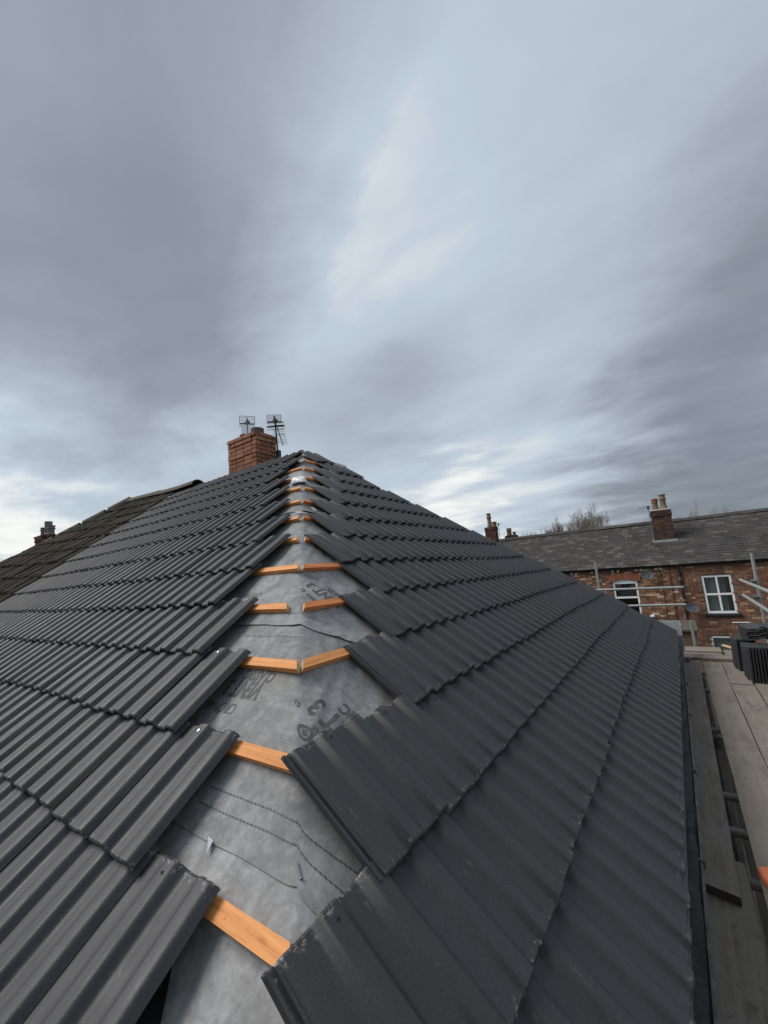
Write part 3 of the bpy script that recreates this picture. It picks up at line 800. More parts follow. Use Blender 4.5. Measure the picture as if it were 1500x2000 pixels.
# ------------------------------------------------------------------ attached old house on the left
nh = thing('attached_house', 'older attached house with a brown mossy tiled roof behind the new tiles', 'house', (-6, 0, GROUND))
bm = bmesh.new(); box(bm, (-8.7, -wx, GROUND), (-3.197, wx, -EAVE_S * SP - .16)); part('wall', bm, M_WALLFAR, nh)
OLD = [tile_mesh(40 + s, .010, 2.0) for s in range(4)]
for me in OLD: me.materials[0] = M_OLDTILE; me.name = 'roof_tile'
APX = -5.15
def rise(x): return .004 + .056 * max(0, -3.3 - x)
bm = bmesh.new()
vs = [bm.verts.new(pt('L', s, x, h)) for s, x, h in ((-.02, -3.2, -.10), (-.02, APX, -.02), (E2, APX - E2 * CP, .0), (E2, -3.2, -.10))]
bm.faces.new(vs); bmesh.ops.solidify(bm, geom=bm.faces[:], thickness=.02); oslope = part('roof_slope', bm, M_DARK, nh)
items = []
rg = random.Random(11)
for k in range(14):
    x = -3.582 + rg.uniform(-.012, .006)
    while x > APX - lev(k) * CP - .05:
        hh = rise(x) - .010 + rg.uniform(-.006, .008)
        items.append((OLD[rg.randrange(4)], frame('L', lev(k) + rg.uniform(-.012, .012), x + rg.uniform(-.004, .004), hh, TILT + rg.uniform(-.02, .02), rg.uniform(-.012, .012)))); x -= W
pieces('roof_tile', oslope, items, .2, 290)
def half_round(n=7, r=.125, ln_=.45, th=.016):
    bm = bmesh.new(); A = []
    for y in (0, ln_):
        o = [bm.verts.new((r * math.cos(math.pi * k / n), y, r * .80 * math.sin(math.pi * k / n))) for k in range(n + 1)]
        i = [bm.verts.new(((r - th) * math.cos(math.pi * k / n), y, (r - th) * .80 * math.sin(math.pi * k / n))) for k in range(n + 1)]
        A.append((o, i))
    (o0, i0), (o1, i1) = A
    for k in range(n):
        bm.faces.new((o0[k], o0[k + 1], o1[k + 1], o1[k])); bm.faces.new((i0[k], i1[k], i1[k + 1], i0[k + 1]))
        bm.faces.new((o0[k], i0[k], i0[k + 1], o0[k + 1])); bm.faces.new((o1[k], o1[k + 1], i1[k + 1], i1[k]))
    for k in (0, n): bm.faces.new((o0[k], o1[k], i1[k], i0[k]))
    for v in bm.verts: v.co += Vector(noise.noise_vector(v.co * 14)) * .004
    return bm_mesh(bm, 'ridge_tile', M_RIDGE, 40)
RT = half_round()
def along(a, b, wob=0.0):
    d = (Vector(b) - Vector(a)).normalized(); r = d.cross(Vector((0, 0, 1))).normalized(); n = r.cross(d)
    if n.z < 0: n = -n; r = -r
    return Matrix(((r.x, d.x, n.x, a[0]), (r.y, d.y, n.y, a[1]), (r.z, d.z, n.z, a[2]), (0, 0, 0, 1)))
x = -2.62
while x > APX + .2:
    a = (x, 0.0, -.045 + rise(x) * 1.0 + rg.uniform(-.008, .008)); b = (x - .45, 0.0, -.045 + rise(x - .45))
    mpart('ridge_tile', RT, nh, along(a, b)); x -= .44
for i in range(12):
    d = i * .44 * .75; a = (APX - d, -d, rise(APX) - .01 - d * math.tan(PIT)); b = (APX - d - .33, -d - .33, rise(APX) - .01 - (d + .33) * math.tan(PIT))
    o = mpart('hip_tile', RT, nh, along(a, b))
bm = bmesh.new()                                              # cushions of moss in the tile joints
for i in range(900):
    k = rg.randrange(14); s = lev(k) - abs(rg.gauss(0, .09)); x = rg.uniform(APX - s * CP, PARTY - .16)
    c = pt('L', s, x, rise(x) + .012 + rg.uniform(0, .012)); r = rg.uniform(.010, .034)
    M = frame('L', s, x, rise(x) + .010, 0, rg.uniform(0, 3)) @ Matrix.Diagonal((1, rg.uniform(.6, 1.1), rg.uniform(.45, .8), 1))
    v = bmesh.ops.create_icosphere(bm, subdivisions=1, radius=r, matrix=M)
o = part('moss', bm, M_MOSS, nh, I4, 180); o['kind'] = 'stuff'

# ------------------------------------------------------------------ television aerials on the chimney
def aerial(label, foot, top, lean, size, brk=None, logp=False):
    t = thing('television_aerial', label, 'aerial', foot)
    bm = bmesh.new(); tube(bm, [foot, top], .0135, 8); part('mast', bm, M_AERIALBLACK if logp else M_ALU, t)
    top = Vector(top); d = Vector(lean).normalized(); s = d.cross(Vector((0, 0, 1))).normalized(); u = s.cross(d)
    c = top - Vector((0, 0, .07))
    bm = bmesh.new(); tube(bm, [c - d * .10, c + d * size], .009, 6); boom = part('boom', bm, M_AERIALBLACK, t)
    n = 14; stp = (size - .16) / n
    for i in range(n):
        L = .115 if i > 3 else .15
        q = c + d * (.16 + i * stp)
        bm = bmesh.new(); tube(bm, [q - s * L, q + s * L], .0035, 5); part('element', bm, M_ALU, t)
    bm = bmesh.new(); q = c - d * .08; w_, h_ = (.140, .072) if not logp else (.120, .055)                 # grid reflector
    for i in range(6):
        z = -h_ + 2 * h_ * i / 5; tube(bm, [q - s * w_ + u * z, q + s * w_ + u * z], .0055 if i in (0, 5) else .0035, 5)
    for k in (-1, 1): tube(bm, [q + s * w_ * k - u * h_, q + s * w_ * k + u * h_], .0055, 5)
    part('reflector', bm, M_ALU, t)
    bm = bmesh.new(); q = c + d * .06; box(bm, (-.045, -.03, -.03), (.045, .03, .03), .006, Matrix.Translation(q)); tube(bm, [q - s * .13 - u * .02, q + s * .13 - u * .02], .012, 6); part('dipole_box', bm, M_AERIALBLACK, t)
    if brk:
        bm = bmesh.new()
        for z in brk[1]: tube(bm, [(brk[0][0], brk[0][1], z), (foot[0], foot[1], z)], .012, 6)
        box(bm, (foot[0] - .03, foot[1] - .03, min(brk[1]) - .02), (foot[0] + .03, foot[1] + .03, max(brk[1]) + .02)); part('bracket', bm, M_IRON, t)
    return t
aerial('television aerial with grid reflector above the left of the brick chimney', (-2.23, .77, .45), (-2.24, .77, 1.31), (-.80, .60, 0), .76, ((-2.0, .745), (.5, .62)))
t2 = aerial('tall leaning television aerial with many cross rods right of the brick chimney', (-1.30, .70, .18), (-1.33, .66, 1.05), (-.68, .73, 0), 1.40, ((-1.41, .70), (.30, .40)), True)
for z, L in ((.93, .16), (.80, .15), (.70, .16), (.58, .17)):
    bm = bmesh.new(); s = Vector((.75, .66, .04)).normalized(); q = Vector((-1.325, .665, z)); tube(bm, [q - s * L, q + s * L], .0045, 5); part('element', bm, M_ALU, t2)
bm = bmesh.new(); q = Vector((-1.318, .67, .86)); s = Vector((.78, .62, .05)).normalized(); tube(bm, [q - s * .15, q + s * .15], .016, 8); part('crossbar', bm, M_AERIALBLACK, t2)

# ------------------------------------------------------------------ the terrace across the yard
FY, GZT, RY, RZ = 14.0, -2.24, 17.0, -.525
SL = (RZ - GZT) / (RY - 13.86); SLA = math.atan(SL)
def roof_pt(x, d, h=0.0):
    """d: distance down from the ridge"""
    return Vector((x, RY - d * math.cos(SLA) - h * math.sin(SLA), RZ - d * math.sin(SLA) + h * math.cos(SLA)))
def roof_frame(x, d, h, tilt, yaw):
    r = Vector((1, 0, 0)); u = Vector((0, math.cos(SLA), math.sin(SLA))); n = Vector((0, -math.sin(SLA), math.cos(SLA)))
    y = u * math.cos(tilt) - n * math.sin(tilt); z = n * math.cos(tilt) + u * math.sin(tilt)
    r, y = r * math.cos(yaw) + y * math.sin(yaw), y * math.cos(yaw) - r * math.sin(yaw)
    o = roof_pt(x, d, h)
    return Matrix(((r.x, y.x, z.x, o.x), (r.y, y.y, z.y, o.y), (r.z, y.z, z.z, o.z), (0, 0, 0, 1)))
def slate_mesh(seed, wd):
    bm = bmesh.new(); box(bm, (0.004, 0, 0), (wd - .004, .42, .013))
    for v in bm.verts: v.co += Vector(noise.noise_vector(v.co * 30 + Vector((seed * 3.3, 0, 0)))) * .004
    return bm_mesh(bm, 'slate', M_SLATE)
SW, SG = .255, .19
SLATES = [slate_mesh(s, SW) for s in range(6)]
NR = int((math.hypot(RY - 13.86, RZ - GZT)) / SG) + 1
BRK = {}
def wall_bricks(x0, x1, z0, z1, holes, mat, seed):
    key = mat.name
    if key not in BRK: BRK[key] = ([brick_mesh(BR_L, .06, BR_H, s, mat, .005) for s in range(4)], [brick_mesh(BR_W, .06, BR_H, s + 9, mat, .005) for s in range(2)])
    st, hf = BRK[key]; rg = random.Random(seed); items = []
    nz = int((z1 - z0) / .075)
    for c in range(nz):
        z = z1 - (c + .5) * .075; x = -20 + .225 * int((x0 + 20) / .225) + (0 if c % 2 else -.1125)
        hd = c % 4 == 3
        while x < x1:
            l = .1125 if hd else .225
            cx = x + l / 2
            ok = x0 <= cx < x1
            for (a, b, e, f) in holes:
                if a - .07 < cx < b + .07 and e - .02 < z < f + .02: ok = False
            if ok: items.append(((hf if hd else st)[rg.randrange(2)], Matrix.Translation((cx, FY + .020 + rg.uniform(-.004, .004), z)) @ Matrix.Rotation(rg.uniform(-.01, .01), 4, 'Y')))
            x += l
    return items
def vis_key(size):
    def f(M):
        p = M.translation; s = seen_size(M, size)
        c = project(p)
        if not s: return 0
        u, v, z = c
        hip = 880 + (u - 590) * .47                            # the far hip of the near roof hides what lies below it
        return s if v < hip + 8 or u > 1330 else 0
    return f
def terraced(label, x0, x1, holes, mat, seed, gut_break=0.0):
    t = thing('terraced_house', label, 'house', ((x0 + x1) / 2, FY + 2, GROUND), 'brick terrace across the yard')
    bm = bmesh.new(); box(bm, (x0 + .001, FY + .045, GROUND), (x1 - .001, FY + .30, GZT - .02))
    wall = None
    # wall core built as strips round the window openings so the rooms behind are open
    bm.free(); bm = bmesh.new()
    xs = sorted({x0, x1} | {h[0] for h in holes} | {h[1] for h in holes}); zs = sorted({GROUND, GZT} | {h[2] for h in holes} | {h[3] for h in holes})
    for i in range(len(xs) - 1):
        for j in range(len(zs) - 1):
            cx, cz = (xs[i] + xs[i + 1]) / 2, (zs[j] + zs[j + 1]) / 2
            if any(a < cx < b and e < cz < f for a, b, e, f in holes): continue
            box(bm, (xs[i], FY + .008, zs[j]), (xs[i + 1], FY + .28, zs[j + 1]))
    bmesh.ops.remove_doubles(bm, verts=bm.verts, dist=1e-4)
    bm.faces.ensure_lookup_table()
    seen = {}
    for f in bm.faces: seen.setdefault(tuple(round(c, 3) for c in f.calc_center_median()), []).append(f)
    bmesh.ops.delete(bm, geom=[f for v in seen.values() if len(v) > 1 for f in v], context='FACES_ONLY')
    box(bm, (x0, FY + .9, GROUND), (x1, FY + 6.2, GZT - .1))
    wall = part('wall', bm, M_MORTAR, t)
    items = wall_bricks(x0, x1, -5.6, GZT - .03, holes, mat, seed)
    print('bricks', pieces('brick', wall, items, .1, 300, key=vis_key(.1)))
    bm = bmesh.new()
    vs = [bm.verts.new(p) for p in (roof_pt(x0, 0, -.03), roof_pt(x1, 0, -.03), roof_pt(x1, NR * SG - .05, -.03), roof_pt(x0, NR * SG - .05, -.03))]; bm.faces.new(vs)
    vs2 = [bm.verts.new(p) for p in ((x0, RY + .01, RZ - .03), (x1, RY + .01, RZ - .03), (x1, RY + 3.1, GZT - .05), (x0, RY + 3.1, GZT - .05))]; bm.faces.new(vs2[::-1])
    roof = part('roof', bm, M_SLATE, t)
    rg = random.Random(seed + 50); items = []
    for r in range(NR):
        d = (r + 1) * SG; n = int((x0 + 20) / SW) - 1
        while True:
            x = -20 + n * SW + (0 if r % 2 else -SW / 2); n += 1
            if x + SW / 2 >= x1: break
            if x + SW / 2 < x0: continue
            sg = .016 * math.sin(x * .9 + 1) + .010 * math.sin(x * 2.3 + r * .2)
            items.append((SLATES[rg.randrange(6)], roof_frame(x, d + rg.uniform(-.006, .006), .010 + sg * .6 + rg.uniform(-.002, .003), math.radians(2.6), rg.gauss(0, .008) + (rg.uniform(-.05, .05) if rg.random() < .03 else 0))))
    print('slates', pieces('slate', roof, items, .18, 300, key=vis_key(.18)))
    x = x0                                                     # clay ridge
    while x < x1 - .05:
        bm = bmesh.new(); l = min(.45, x1 - x)
        prism(bm, [(-.16, -.075), (0, .045 + rg.uniform(-.006, .006)), (.16, -.075), (.145, -.085), (0, .02), (-.145, -.085)], 0, l - .008)
        part('ridge_tile', bm, M_SLATE, roof, Matrix(((0, 1, 0, x), (-1, 0, 0, RY), (0, 0, 1, RZ + .055 + .012 * math.sin(x)), (0, 0, 0, 1)))); x += .45
    bm = bmesh.new()                                           # cast iron gutter
    n = 16
    for i in range(n):
        a, b = x0 + (x1 - x0) * i / n, x0 + (x1 - x0) * (i + 1) / n
        za, zb = (-.012 * math.sin(math.pi * q / n) + gut_break * q / n for q in (i, i + 1))
        tube(bm, [(a, FY - .075, GZT - .035 + za), (b, FY - .075, GZT - .035 + zb)], .052, 8, cap=(i in (0, n - 1)))
    part('gutter', bm, M_IRON, t)
    return t, wall, roof
WIN_R = (4.66, 5.46, -3.965, -2.695); WIN_L = (1.945, 2.755, -4.05, -2.69); WIN_D = (4.60, 5.75, -5.5, -4.70)
ha, wa, ra = terraced('brick terraced house with arched window and satellite dish under its gutter', -.55, 4.085, [WIN_L], M_BRICK_OLD, 5)
hb, wb, rb = terraced('brown brick terraced house with white four pane window on the right', 4.09, 9.6, [WIN_R, WIN_D], M_BRICK_OLD2, 6, .02)
hc, wc, rc = terraced('slate roofed terraced house end half hidden behind the new hip', -3.0, -.555, [], M_BRICK_OLD, 7)

def window(parent, hole, cols, rows, arched=False, curtain=True, blind=False):
    x0, x1, z0, z1 = hole; y = FY + .020
    fr = .065
    bm = bmesh.new()
    def bar(a, b, c, d, yo=0.0): box(bm, (a, y - yo, c), (b, y + .06, d), .006)
    bar(x0, x0 + fr, z0, z1); bar(x1 - fr, x1, z0, z1); bar(x0 + fr + .001, x1 - fr - .001, z0, z0 + fr + .01)
    if not arched: bar(x0 + fr + .001, x1 - fr - .001, z1 - fr, z1)
    else:
        n = 10
        for i in range(n):
            a, b = x0 + fr + (x1 - x0 - 2 * fr) * i / n, x0 + fr + (x1 - x0 - 2 * fr) * (i + 1) / n
            f = lambda x: z1 - .10 * ((x - (x0 + x1) / 2) / ((x1 - x0) / 2)) ** 2
            vs = [bm.verts.new(p) for p in ((a, y, z1 - .16), (b, y, z1 - .16), (b, y, f(b)), (a, y, f(a)), (a, y + .06, z1 - .16), (b, y + .06, z1 - .16), (b, y + .06, f(b)), (a, y + .06, f(a)))]
            for q in ((0, 1, 2, 3), (7, 6, 5, 4), (0, 4, 5, 1), (3, 2, 6, 7)): bm.faces.new([vs[k] for k in q])
    win = part('window', bm, M_WHITE, parent)
    for i in range(1, cols):
        bm = bmesh.new(); xc = x0 + (x1 - x0) * i / cols; box(bm, (xc - .028, y - .004, z0 + fr + .012), (xc + .028, y + .05, z1 - fr - .002), .005); part('mullion', bm, M_WHITE, win)
    for j in range(1, rows):
        bm = bmesh.new(); zc_ = z0 + (z1 - z0) * j / rows
        if rows == 2 and arched: zc_ = -3.36
        box(bm, (x0 + fr + .002, y - .009, zc_ - .032), (x1 - fr - .002, y + .045, zc_ + .032), .005); part('transom', bm, M_WHITE, win)
    for i in range(cols):
        for j in range(rows):
            bm = bmesh.new(); a, b = x0 + (x1 - x0) * i / cols, x0 + (x1 - x0) * (i + 1) / cols
            c, d = z0 + (z1 - z0) * j / rows, z0 + (z1 - z0) * (j + 1) / rows
            box(bm, (a + .03, y + .024, c + .03), (b - .03, y + .030, d - .03)); part('pane', bm, M_GLASS, win)
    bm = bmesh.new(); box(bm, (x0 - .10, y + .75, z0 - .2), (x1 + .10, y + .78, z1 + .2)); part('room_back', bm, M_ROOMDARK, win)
    if curtain:
        for (a, b, lo) in ((x0 + .03, x0 + (x1 - x0) * .52, z0), (x0 + (x1 - x0) * .50, x1 - .19, z0)):
            bm = bmesh.new(); pv = None; n = 26
            for i in range(n + 1):
                xx = a + (b - a) * i / n; yy = y + .13 + .018 * math.sin(i * 1.7)
                v = (bm.verts.new((xx, yy, lo + .02)), bm.verts.new((xx + .03 * (1 if a > x0 + .1 else -1) * 0, yy, z1 - .02)))
                if pv: bm.faces.new((pv[0], v[0], v[1], pv[1]))
                pv = v
            part('curtain', bm, M_CURTAIN, win)
    if blind:
        for i in range(17):
            bm = bmesh.new(); xx = x0 + .10 + i * (x1 - x0 - .2) / 16; box(bm, (xx - .011, y + .10, -3.34), (xx + .011, y + .105, z1 - .06)); part('blind_slat', bm, M_ALU if i % 2 else M_BLIND, win)
        for sx in (-1, 1):
            bm = bmesh.new(); pv = None
            for i in range(14):
                xx = (x0 + .05 if sx < 0 else x1 - .05) - sx * i * .016; yy = y + .075 + .012 * math.sin(i * 2.0)
                v = (bm.verts.new((xx, yy, -3.1 + .02 * i * .0)), bm.verts.new((xx, yy, z1 - .03)))
                if pv: bm.faces.new((pv[0], v[0], v[1], pv[1]))
                pv = v
            part('curtain', bm, M_CURTAIN, win)
    return win
wr = window(hb, WIN_R, 2, 2); wl = window(ha, WIN_L, 1, 2, True, False, True); wd_ = window(hb, WIN_D, 2, 1)
bm = bmesh.new(); box(bm, (4.56, FY - .07, -4.055), (5.55, FY + .08, -3.972), .008); part('sill', bm, M_IRON, wr)
bm = bmesh.new(); box(bm, (1.86, FY - .05, -4.13), (2.84, FY + .08, -4.055), .008); part('sill', bm, M_IRON, wl)
# arch of upright red bricks over the left window
xa, xb = WIN_L[0] - .12, WIN_L[1] + .12
AR = [brick_mesh(.066, .062, .235, s + 20, M_BRICK_ARCH) for s in range(3)]
for i in range(14):
    xx = xa + (xb - xa) * (i + .5) / 14; f = (xx - (xa + xb) / 2) / ((xb - xa) / 2)
    mpart('arch_brick', AR[i % 3], wl, Matrix.Translation((xx, FY - .014, WIN_L[3] + .125 - .10 * f * f)) @ Matrix.Rotation(f * .22, 4, 'Y'))
# pale corbel blocks under the gutter of the left house
for xx in (.55, .72, 1.30, 1.47, 2.02, 2.20, 2.78, 2.95, 3.40, 3.54):
    bm = bmesh.new(); box(bm, (xx - .035, FY - .075, GZT - .165), (xx + .035, FY + .004, GZT - .085), .006); part('corbel', bm, M_WHITEDIRTY, ha)
# rainwater pipe between the two houses
bm = bmesh.new(); tube(bm, [(4.07, FY - .08, GZT - .06), (4.08, FY - .05, GZT - .30), (4.07, FY - .045, -3.3), (4.06, FY - .045, -5.4), (4.06, FY - .045, GROUND)], .036, 8)
dp = part('downpipe', bm, M_IRON, hb)
for z in (-2.75, -3.5, -4.2, -4.9):
    bm = bmesh.new(); tube(bm, [(4.066, FY - .045, z - .04), (4.066, FY - .045, z + .04)], .050, 8); part('pipe_collar', bm, M_POTDARK, dp)
bm = bmesh.new(); tube(bm, [(3.54, FY - .02, GZT - .05), (3.52, FY - .022, -3.2), (3.49, FY - .02, -4.4), (3.49, FY - .02, -5.5)], .011, 6); part('cable', bm, M_RIDGE, ha)
bm = bmesh.new(); tube(bm, [(3.80, FY - .02, GZT - .05), (3.79, FY - .022, -3.2), (3.76, FY - .02, -5.5)], .014, 6); part('cable', bm, M_IRON, ha)
bm = bmesh.new(); pts = [(2.62 + .05 * math.sin(i * .8), 0, i) for i in range(9)]
tube(bm, [roof_pt(2.58 - .10 * math.sin(i / 8 * 3.1) + .22 * (i / 8) ** 2, .12 + i * .41, .036) for i in range(9)], .006, 5); part('roof_cable', bm, M_POTDARK, ha)
bm = bmesh.new(); box(bm, (5.25, FY - .03, -4.272), (5.73, FY + .002, -4.238), .004); part('white_strip', bm, M_WHITE, hb)
bm = bmesh.new(); box(bm, (5.25, FY - .01, -4.19), (5.50, FY + .004, -4.13), .004); part('repair_patch', bm, M_BRICK_ARCH, hb)

# terrace chimney on the party wall
SX, SY, SWD, SDP, STP = 3.49, 15.46, .675, .45, -.15
bm = bmesh.new()
stk = core('chimney', SX, SY, SWD, SDP, -1.9, STP - .01, M_MORTAR, ha, .012)
for me, M in stack_bricks(SX, SY, SWD, SDP, STP, 18, M_BRICK_STACK, lambda c: .03 if c in (1, 2) else .012 if c == 0 else 0.0, 4): mpart('brick', me, stk, M)
bm = bmesh.new(); box(bm, (SX - .07, SY - .06, -1.45), (SX + SWD + .07, SY - .022, -1.31), .006); box(bm, (SX - .06, SY - .02, -1.40), (SX - .022, SY + .3, -1.22), .004); part('lead_apron', bm, M_LEAD, stk)
bm = bmesh.new(); box(bm, (SX - .02, SY - .02, STP), (SX + SWD + .02, SY + SDP + .02, STP + .045), .015); part('mortar_cap', bm, M_WHITEDIRTY, stk)
def pot(x, y, z, r, h, mat, parent, roll=True):
    bm = bmesh.new()
    pr = [(r * 1.12, z - .02), (r * 1.12, z + h * .10), (r * .92, z + h * .16), (r * .86, z + h * .55), (r * .95, z + h * .62)]
    if roll: pr += [(r * 1.10, z + h * .66), (r * 1.10, z + h * .72), (r * .92, z + h * .78), (r * .92, z + h * .92), (r * 1.08, z + h * .94)]
    pr += [(r * 1.06, z + h), (r * .8, z + h), (r * .78, z + h * .1)]
    lathe(bm, pr, 18, Matrix.Translation((x, y, 0))); return part('chimney_pot', bm, mat, parent)
pot(SX + .20, SY + .22, STP + .04, .105, .46, M_BUFF, stk); pot(SX + .47, SY + .22, STP + .04, .115, .60, M_BUFF, stk)
bm = bmesh.new(); lathe(bm, [(.108, STP + .36), (.114, STP + .40), (.112, STP + .505), (.09, STP + .515)], 18, Matrix.Translation((SX + .20, SY + .22, 0))); part('pot_rim', bm, M_REDPOT, stk)

def small_aerial(label, x, y, z0, z1, L=.30):
    t = thing('television_aerial', label, 'aerial', (x, y, z0))
    bm = bmesh.new(); tube(bm, [(x, y, z0), (x, y, z1)], .014, 6); part('mast', bm, M_ALU, t)
    bm = bmesh.new(); tube(bm, [(x - L, y - .1, z1 - .06), (x + L * .5, y + .1, z1 - .02)], .009, 5); part('boom', bm, M_ALU, t)
    for i in range(7):
        q = Vector((x - L, y - .1, z1 - .06)).lerp(Vector((x + L * .5, y + .1, z1 - .02)), i / 6)
        bm = bmesh.new(); tube(bm, [q + Vector((.05, -.14, -.05)), q + Vector((-.05, .14, .05))], .005, 5); part('element', bm, M_ALU, t)
    bm = bmesh.new(); box(bm, (x - .04, y - .04, z1 - .12), (x + .04, y + .04, z1), .005); part('clamp', bm, M_AERIALBLACK, t)
    return t
small_aerial('thin aerial strapped to the side of the terrace chimney with two pots', 3.445, 15.62, -1.35, .10)

def dish(label, x, z, r, tilt):
    t = thing('satellite_dish', label, 'satellite dish', (x, FY, z))
    M = Matrix.Translation((x, FY - .22, z)) @ Matrix.Rotation(math.radians(90 - tilt), 4, 'X') @ Matrix.Rotation(.25, 4, 'Y')
    bm = bmesh.new(); pr = [(r * k / 6, .10 * r * (k / 6) ** 2 * 2) for k in range(7)]
    prof = [(max(a, .004), b) for a, b in pr] + [(r, .2 * r + .008)] + [(max(a - .004, .003), b + .008) for a, b in pr[::-1]]
    lathe(bm, prof, 26, M @ Matrix.Diagonal((1, .80, 1, 1))); part('reflector', bm, M_DISH, t)
    bm = bmesh.new(); tube(bm, [M @ Vector((0, -.7 * r, .05)), M @ Vector((0, -.5 * r, .30))], .010, 6); tip = M @ Vector((0, -.45 * r, .33)); box(bm, (-.03, -.03, -.03), (.03, .03, .03), .006, Matrix.Translation(tip)); part('feed_arm', bm, M_DISH, t)
    bm = bmesh.new(); tube(bm, [(x, FY - .16, z - .02), (x, FY - .06, z - .16), (x, FY + .0, z - .18)], .016, 6); part('wall_bracket', bm, M_WHITEDIRTY, t)
dish('dark satellite dish high on the wall beside the arched window', 3.11, -2.57, .205, 20)
dish('dark satellite dish low on the wall beside the rainwater pipe', 4.25, -3.75, .20, 20)
fl = thing('security_light', 'small white security light on the terrace wall below the arched window', 'light', (3.06, FY, -4.04))
bm = bmesh.new(); box(bm, (3.00, FY - .16, -4.06), (3.13, FY - .05, -3.98), .012); part('lamp_head', bm, M_WHITE, fl)
bm = bmesh.new(); tube(bm, [(3.06, FY - .08, -4.05), (3.06, FY - .02, -4.12), (3.06, FY + .0, -4.14)], .014, 6); part('arm', bm, M_IRON, fl)

# brown flat roofed outbuilding below the terrace wall
ob = thing('outbuilding', 'low brown rendered outbuilding against the foot of the terrace wall', 'outbuilding', (4.0, 12, GROUND))
bm = bmesh.new(); box(bm, (3.2, 11, GROUND), (4.22, 13.0, -4.12)); part('wall', bm, M_BRICK_OLD2, ob)
bm = bmesh.new(); box(bm, (3.12, 10.92, -4.117), (4.27, 13.05, -4.05), .01); part('roof', bm, M_RIDGE, ob)

# chimneys further off, over the near hip
def far_stack(label, pos, w_, d_, z0, z1, pots, mat):
    t = thing('distant_house', label, 'house', (pos[0], pos[1] + 2, GROUND))
    bm = bmesh.new(); box(bm, (pos[0] - 2.4, pos[1] - .5, GROUND), (pos[0] + .9, pos[1] + 5, z0 - .9)); part('wall', bm, M_MORTAR, t)
    bm = bmesh.new(); zr = z0 - .06
    vs = [bm.verts.new(p) for p in ((pos[0] - 2.5, pos[1] - .7, z0 - 1.0), (pos[0] + 1.0, pos[1] - .7, z0 - 1.0), (pos[0] + 1.0, pos[1] + 1.2, zr), (pos[0] - 2.5, pos[1] + 1.2, zr), (pos[0] + 1.0, pos[1] + 5.2, z0 - 1.6), (pos[0] - 2.5, pos[1] + 5.2, z0 - 1.6))]
    bm.faces.new((vs[0], vs[1], vs[2], vs[3])); bm.faces.new((vs[3], vs[2], vs[4], vs[5])); part('roof', bm, M_SLATE, t)
    st = core('chimney', pos[0] - w_ / 2, pos[1], w_, d_, z0 - .8, z1 - .01, M_MORTAR, t)
    n = int((z1 - z0 + .4) / .075)
    for me, M in stack_bricks(pos[0] - w_ / 2, pos[1], w_, d_, z1, n, mat, lambda c: .03 if c in (1, 2) else 0, 8): mpart('brick', me, st, M)
    for (dx, r, h, m) in pots: pot(pos[0] + dx, pos[1] + d_ / 2, z1, r, h, m, st)
    return t
far_stack('distant house whose tall buff chimney pots rise left of the terrace ridge', (-4.85, 20, 0), .675, .45, -.10, .55, ((-.07, .13, .86, M_BUFF), (.22, .15, .30, M_BUFF)), M_BRICK_STACK)
far_stack('distant house whose squat chimney with one short pot stands beside the aerial', (-3.85, 20.6, 0), .675, .45, -.40, -.05, ((-.12, .15, .45, M_BUFF), (.18, .10, .20, M_BUFF)), M_BRICK_STACK)
small_aerial('pale aerial on a pole between the two distant chimneys', -4.36, 20.2, -.6, .72, .32)
# chimney and roof at the far left, past the old hip
ls = thing('distant_house', 'distant house with three chimney pots at the far left edge', 'house', (-16, 1, GROUND))
bm = bmesh.new(); box(bm, (-20.0, -.6, GROUND), (-14.0, 6, -.95)); part('wall', bm, M_MORTAR, ls)
bm = bmesh.new()
vs = [bm.verts.new(p) for p in ((-20.3, -1.2, -1.2), (-13.6, -1.2, -1.2), (-13.6, 1.6, -.24), (-20.3, 1.6, -.24), (-13.6, 6.2, -1.6), (-20.3, 6.2, -1.6))]
bm.faces.new((vs[0], vs[1], vs[2], vs[3])); bm.faces.new((vs[3], vs[2], vs[4], vs[5])); part('roof', bm, M_SLATE, ls)
st = core('chimney', -15.02, .95, 1.0125, .45, -1.0, .47, M_MORTAR, ls)
for me, M in stack_bricks(-15.02, .95, 1.0125, .45, .48, 16, M_BRICK_STACK, lambda c: .05 if c in (0, 1) else .03 if c == 2 else 0, 9): mpart('brick', me, st, M)
pot(-14.84, 1.17, .48, .125, .34, M_POTDARK, st); pot(-14.45, 1.17, .48, .115, .52, M_POTDARK, st, False); pot(-14.60, 1.28, .48, .10, .32, M_REDPOT, st, False); pot(-14.17, 1.17, .48, .125, .34, M_POTDARK, st)

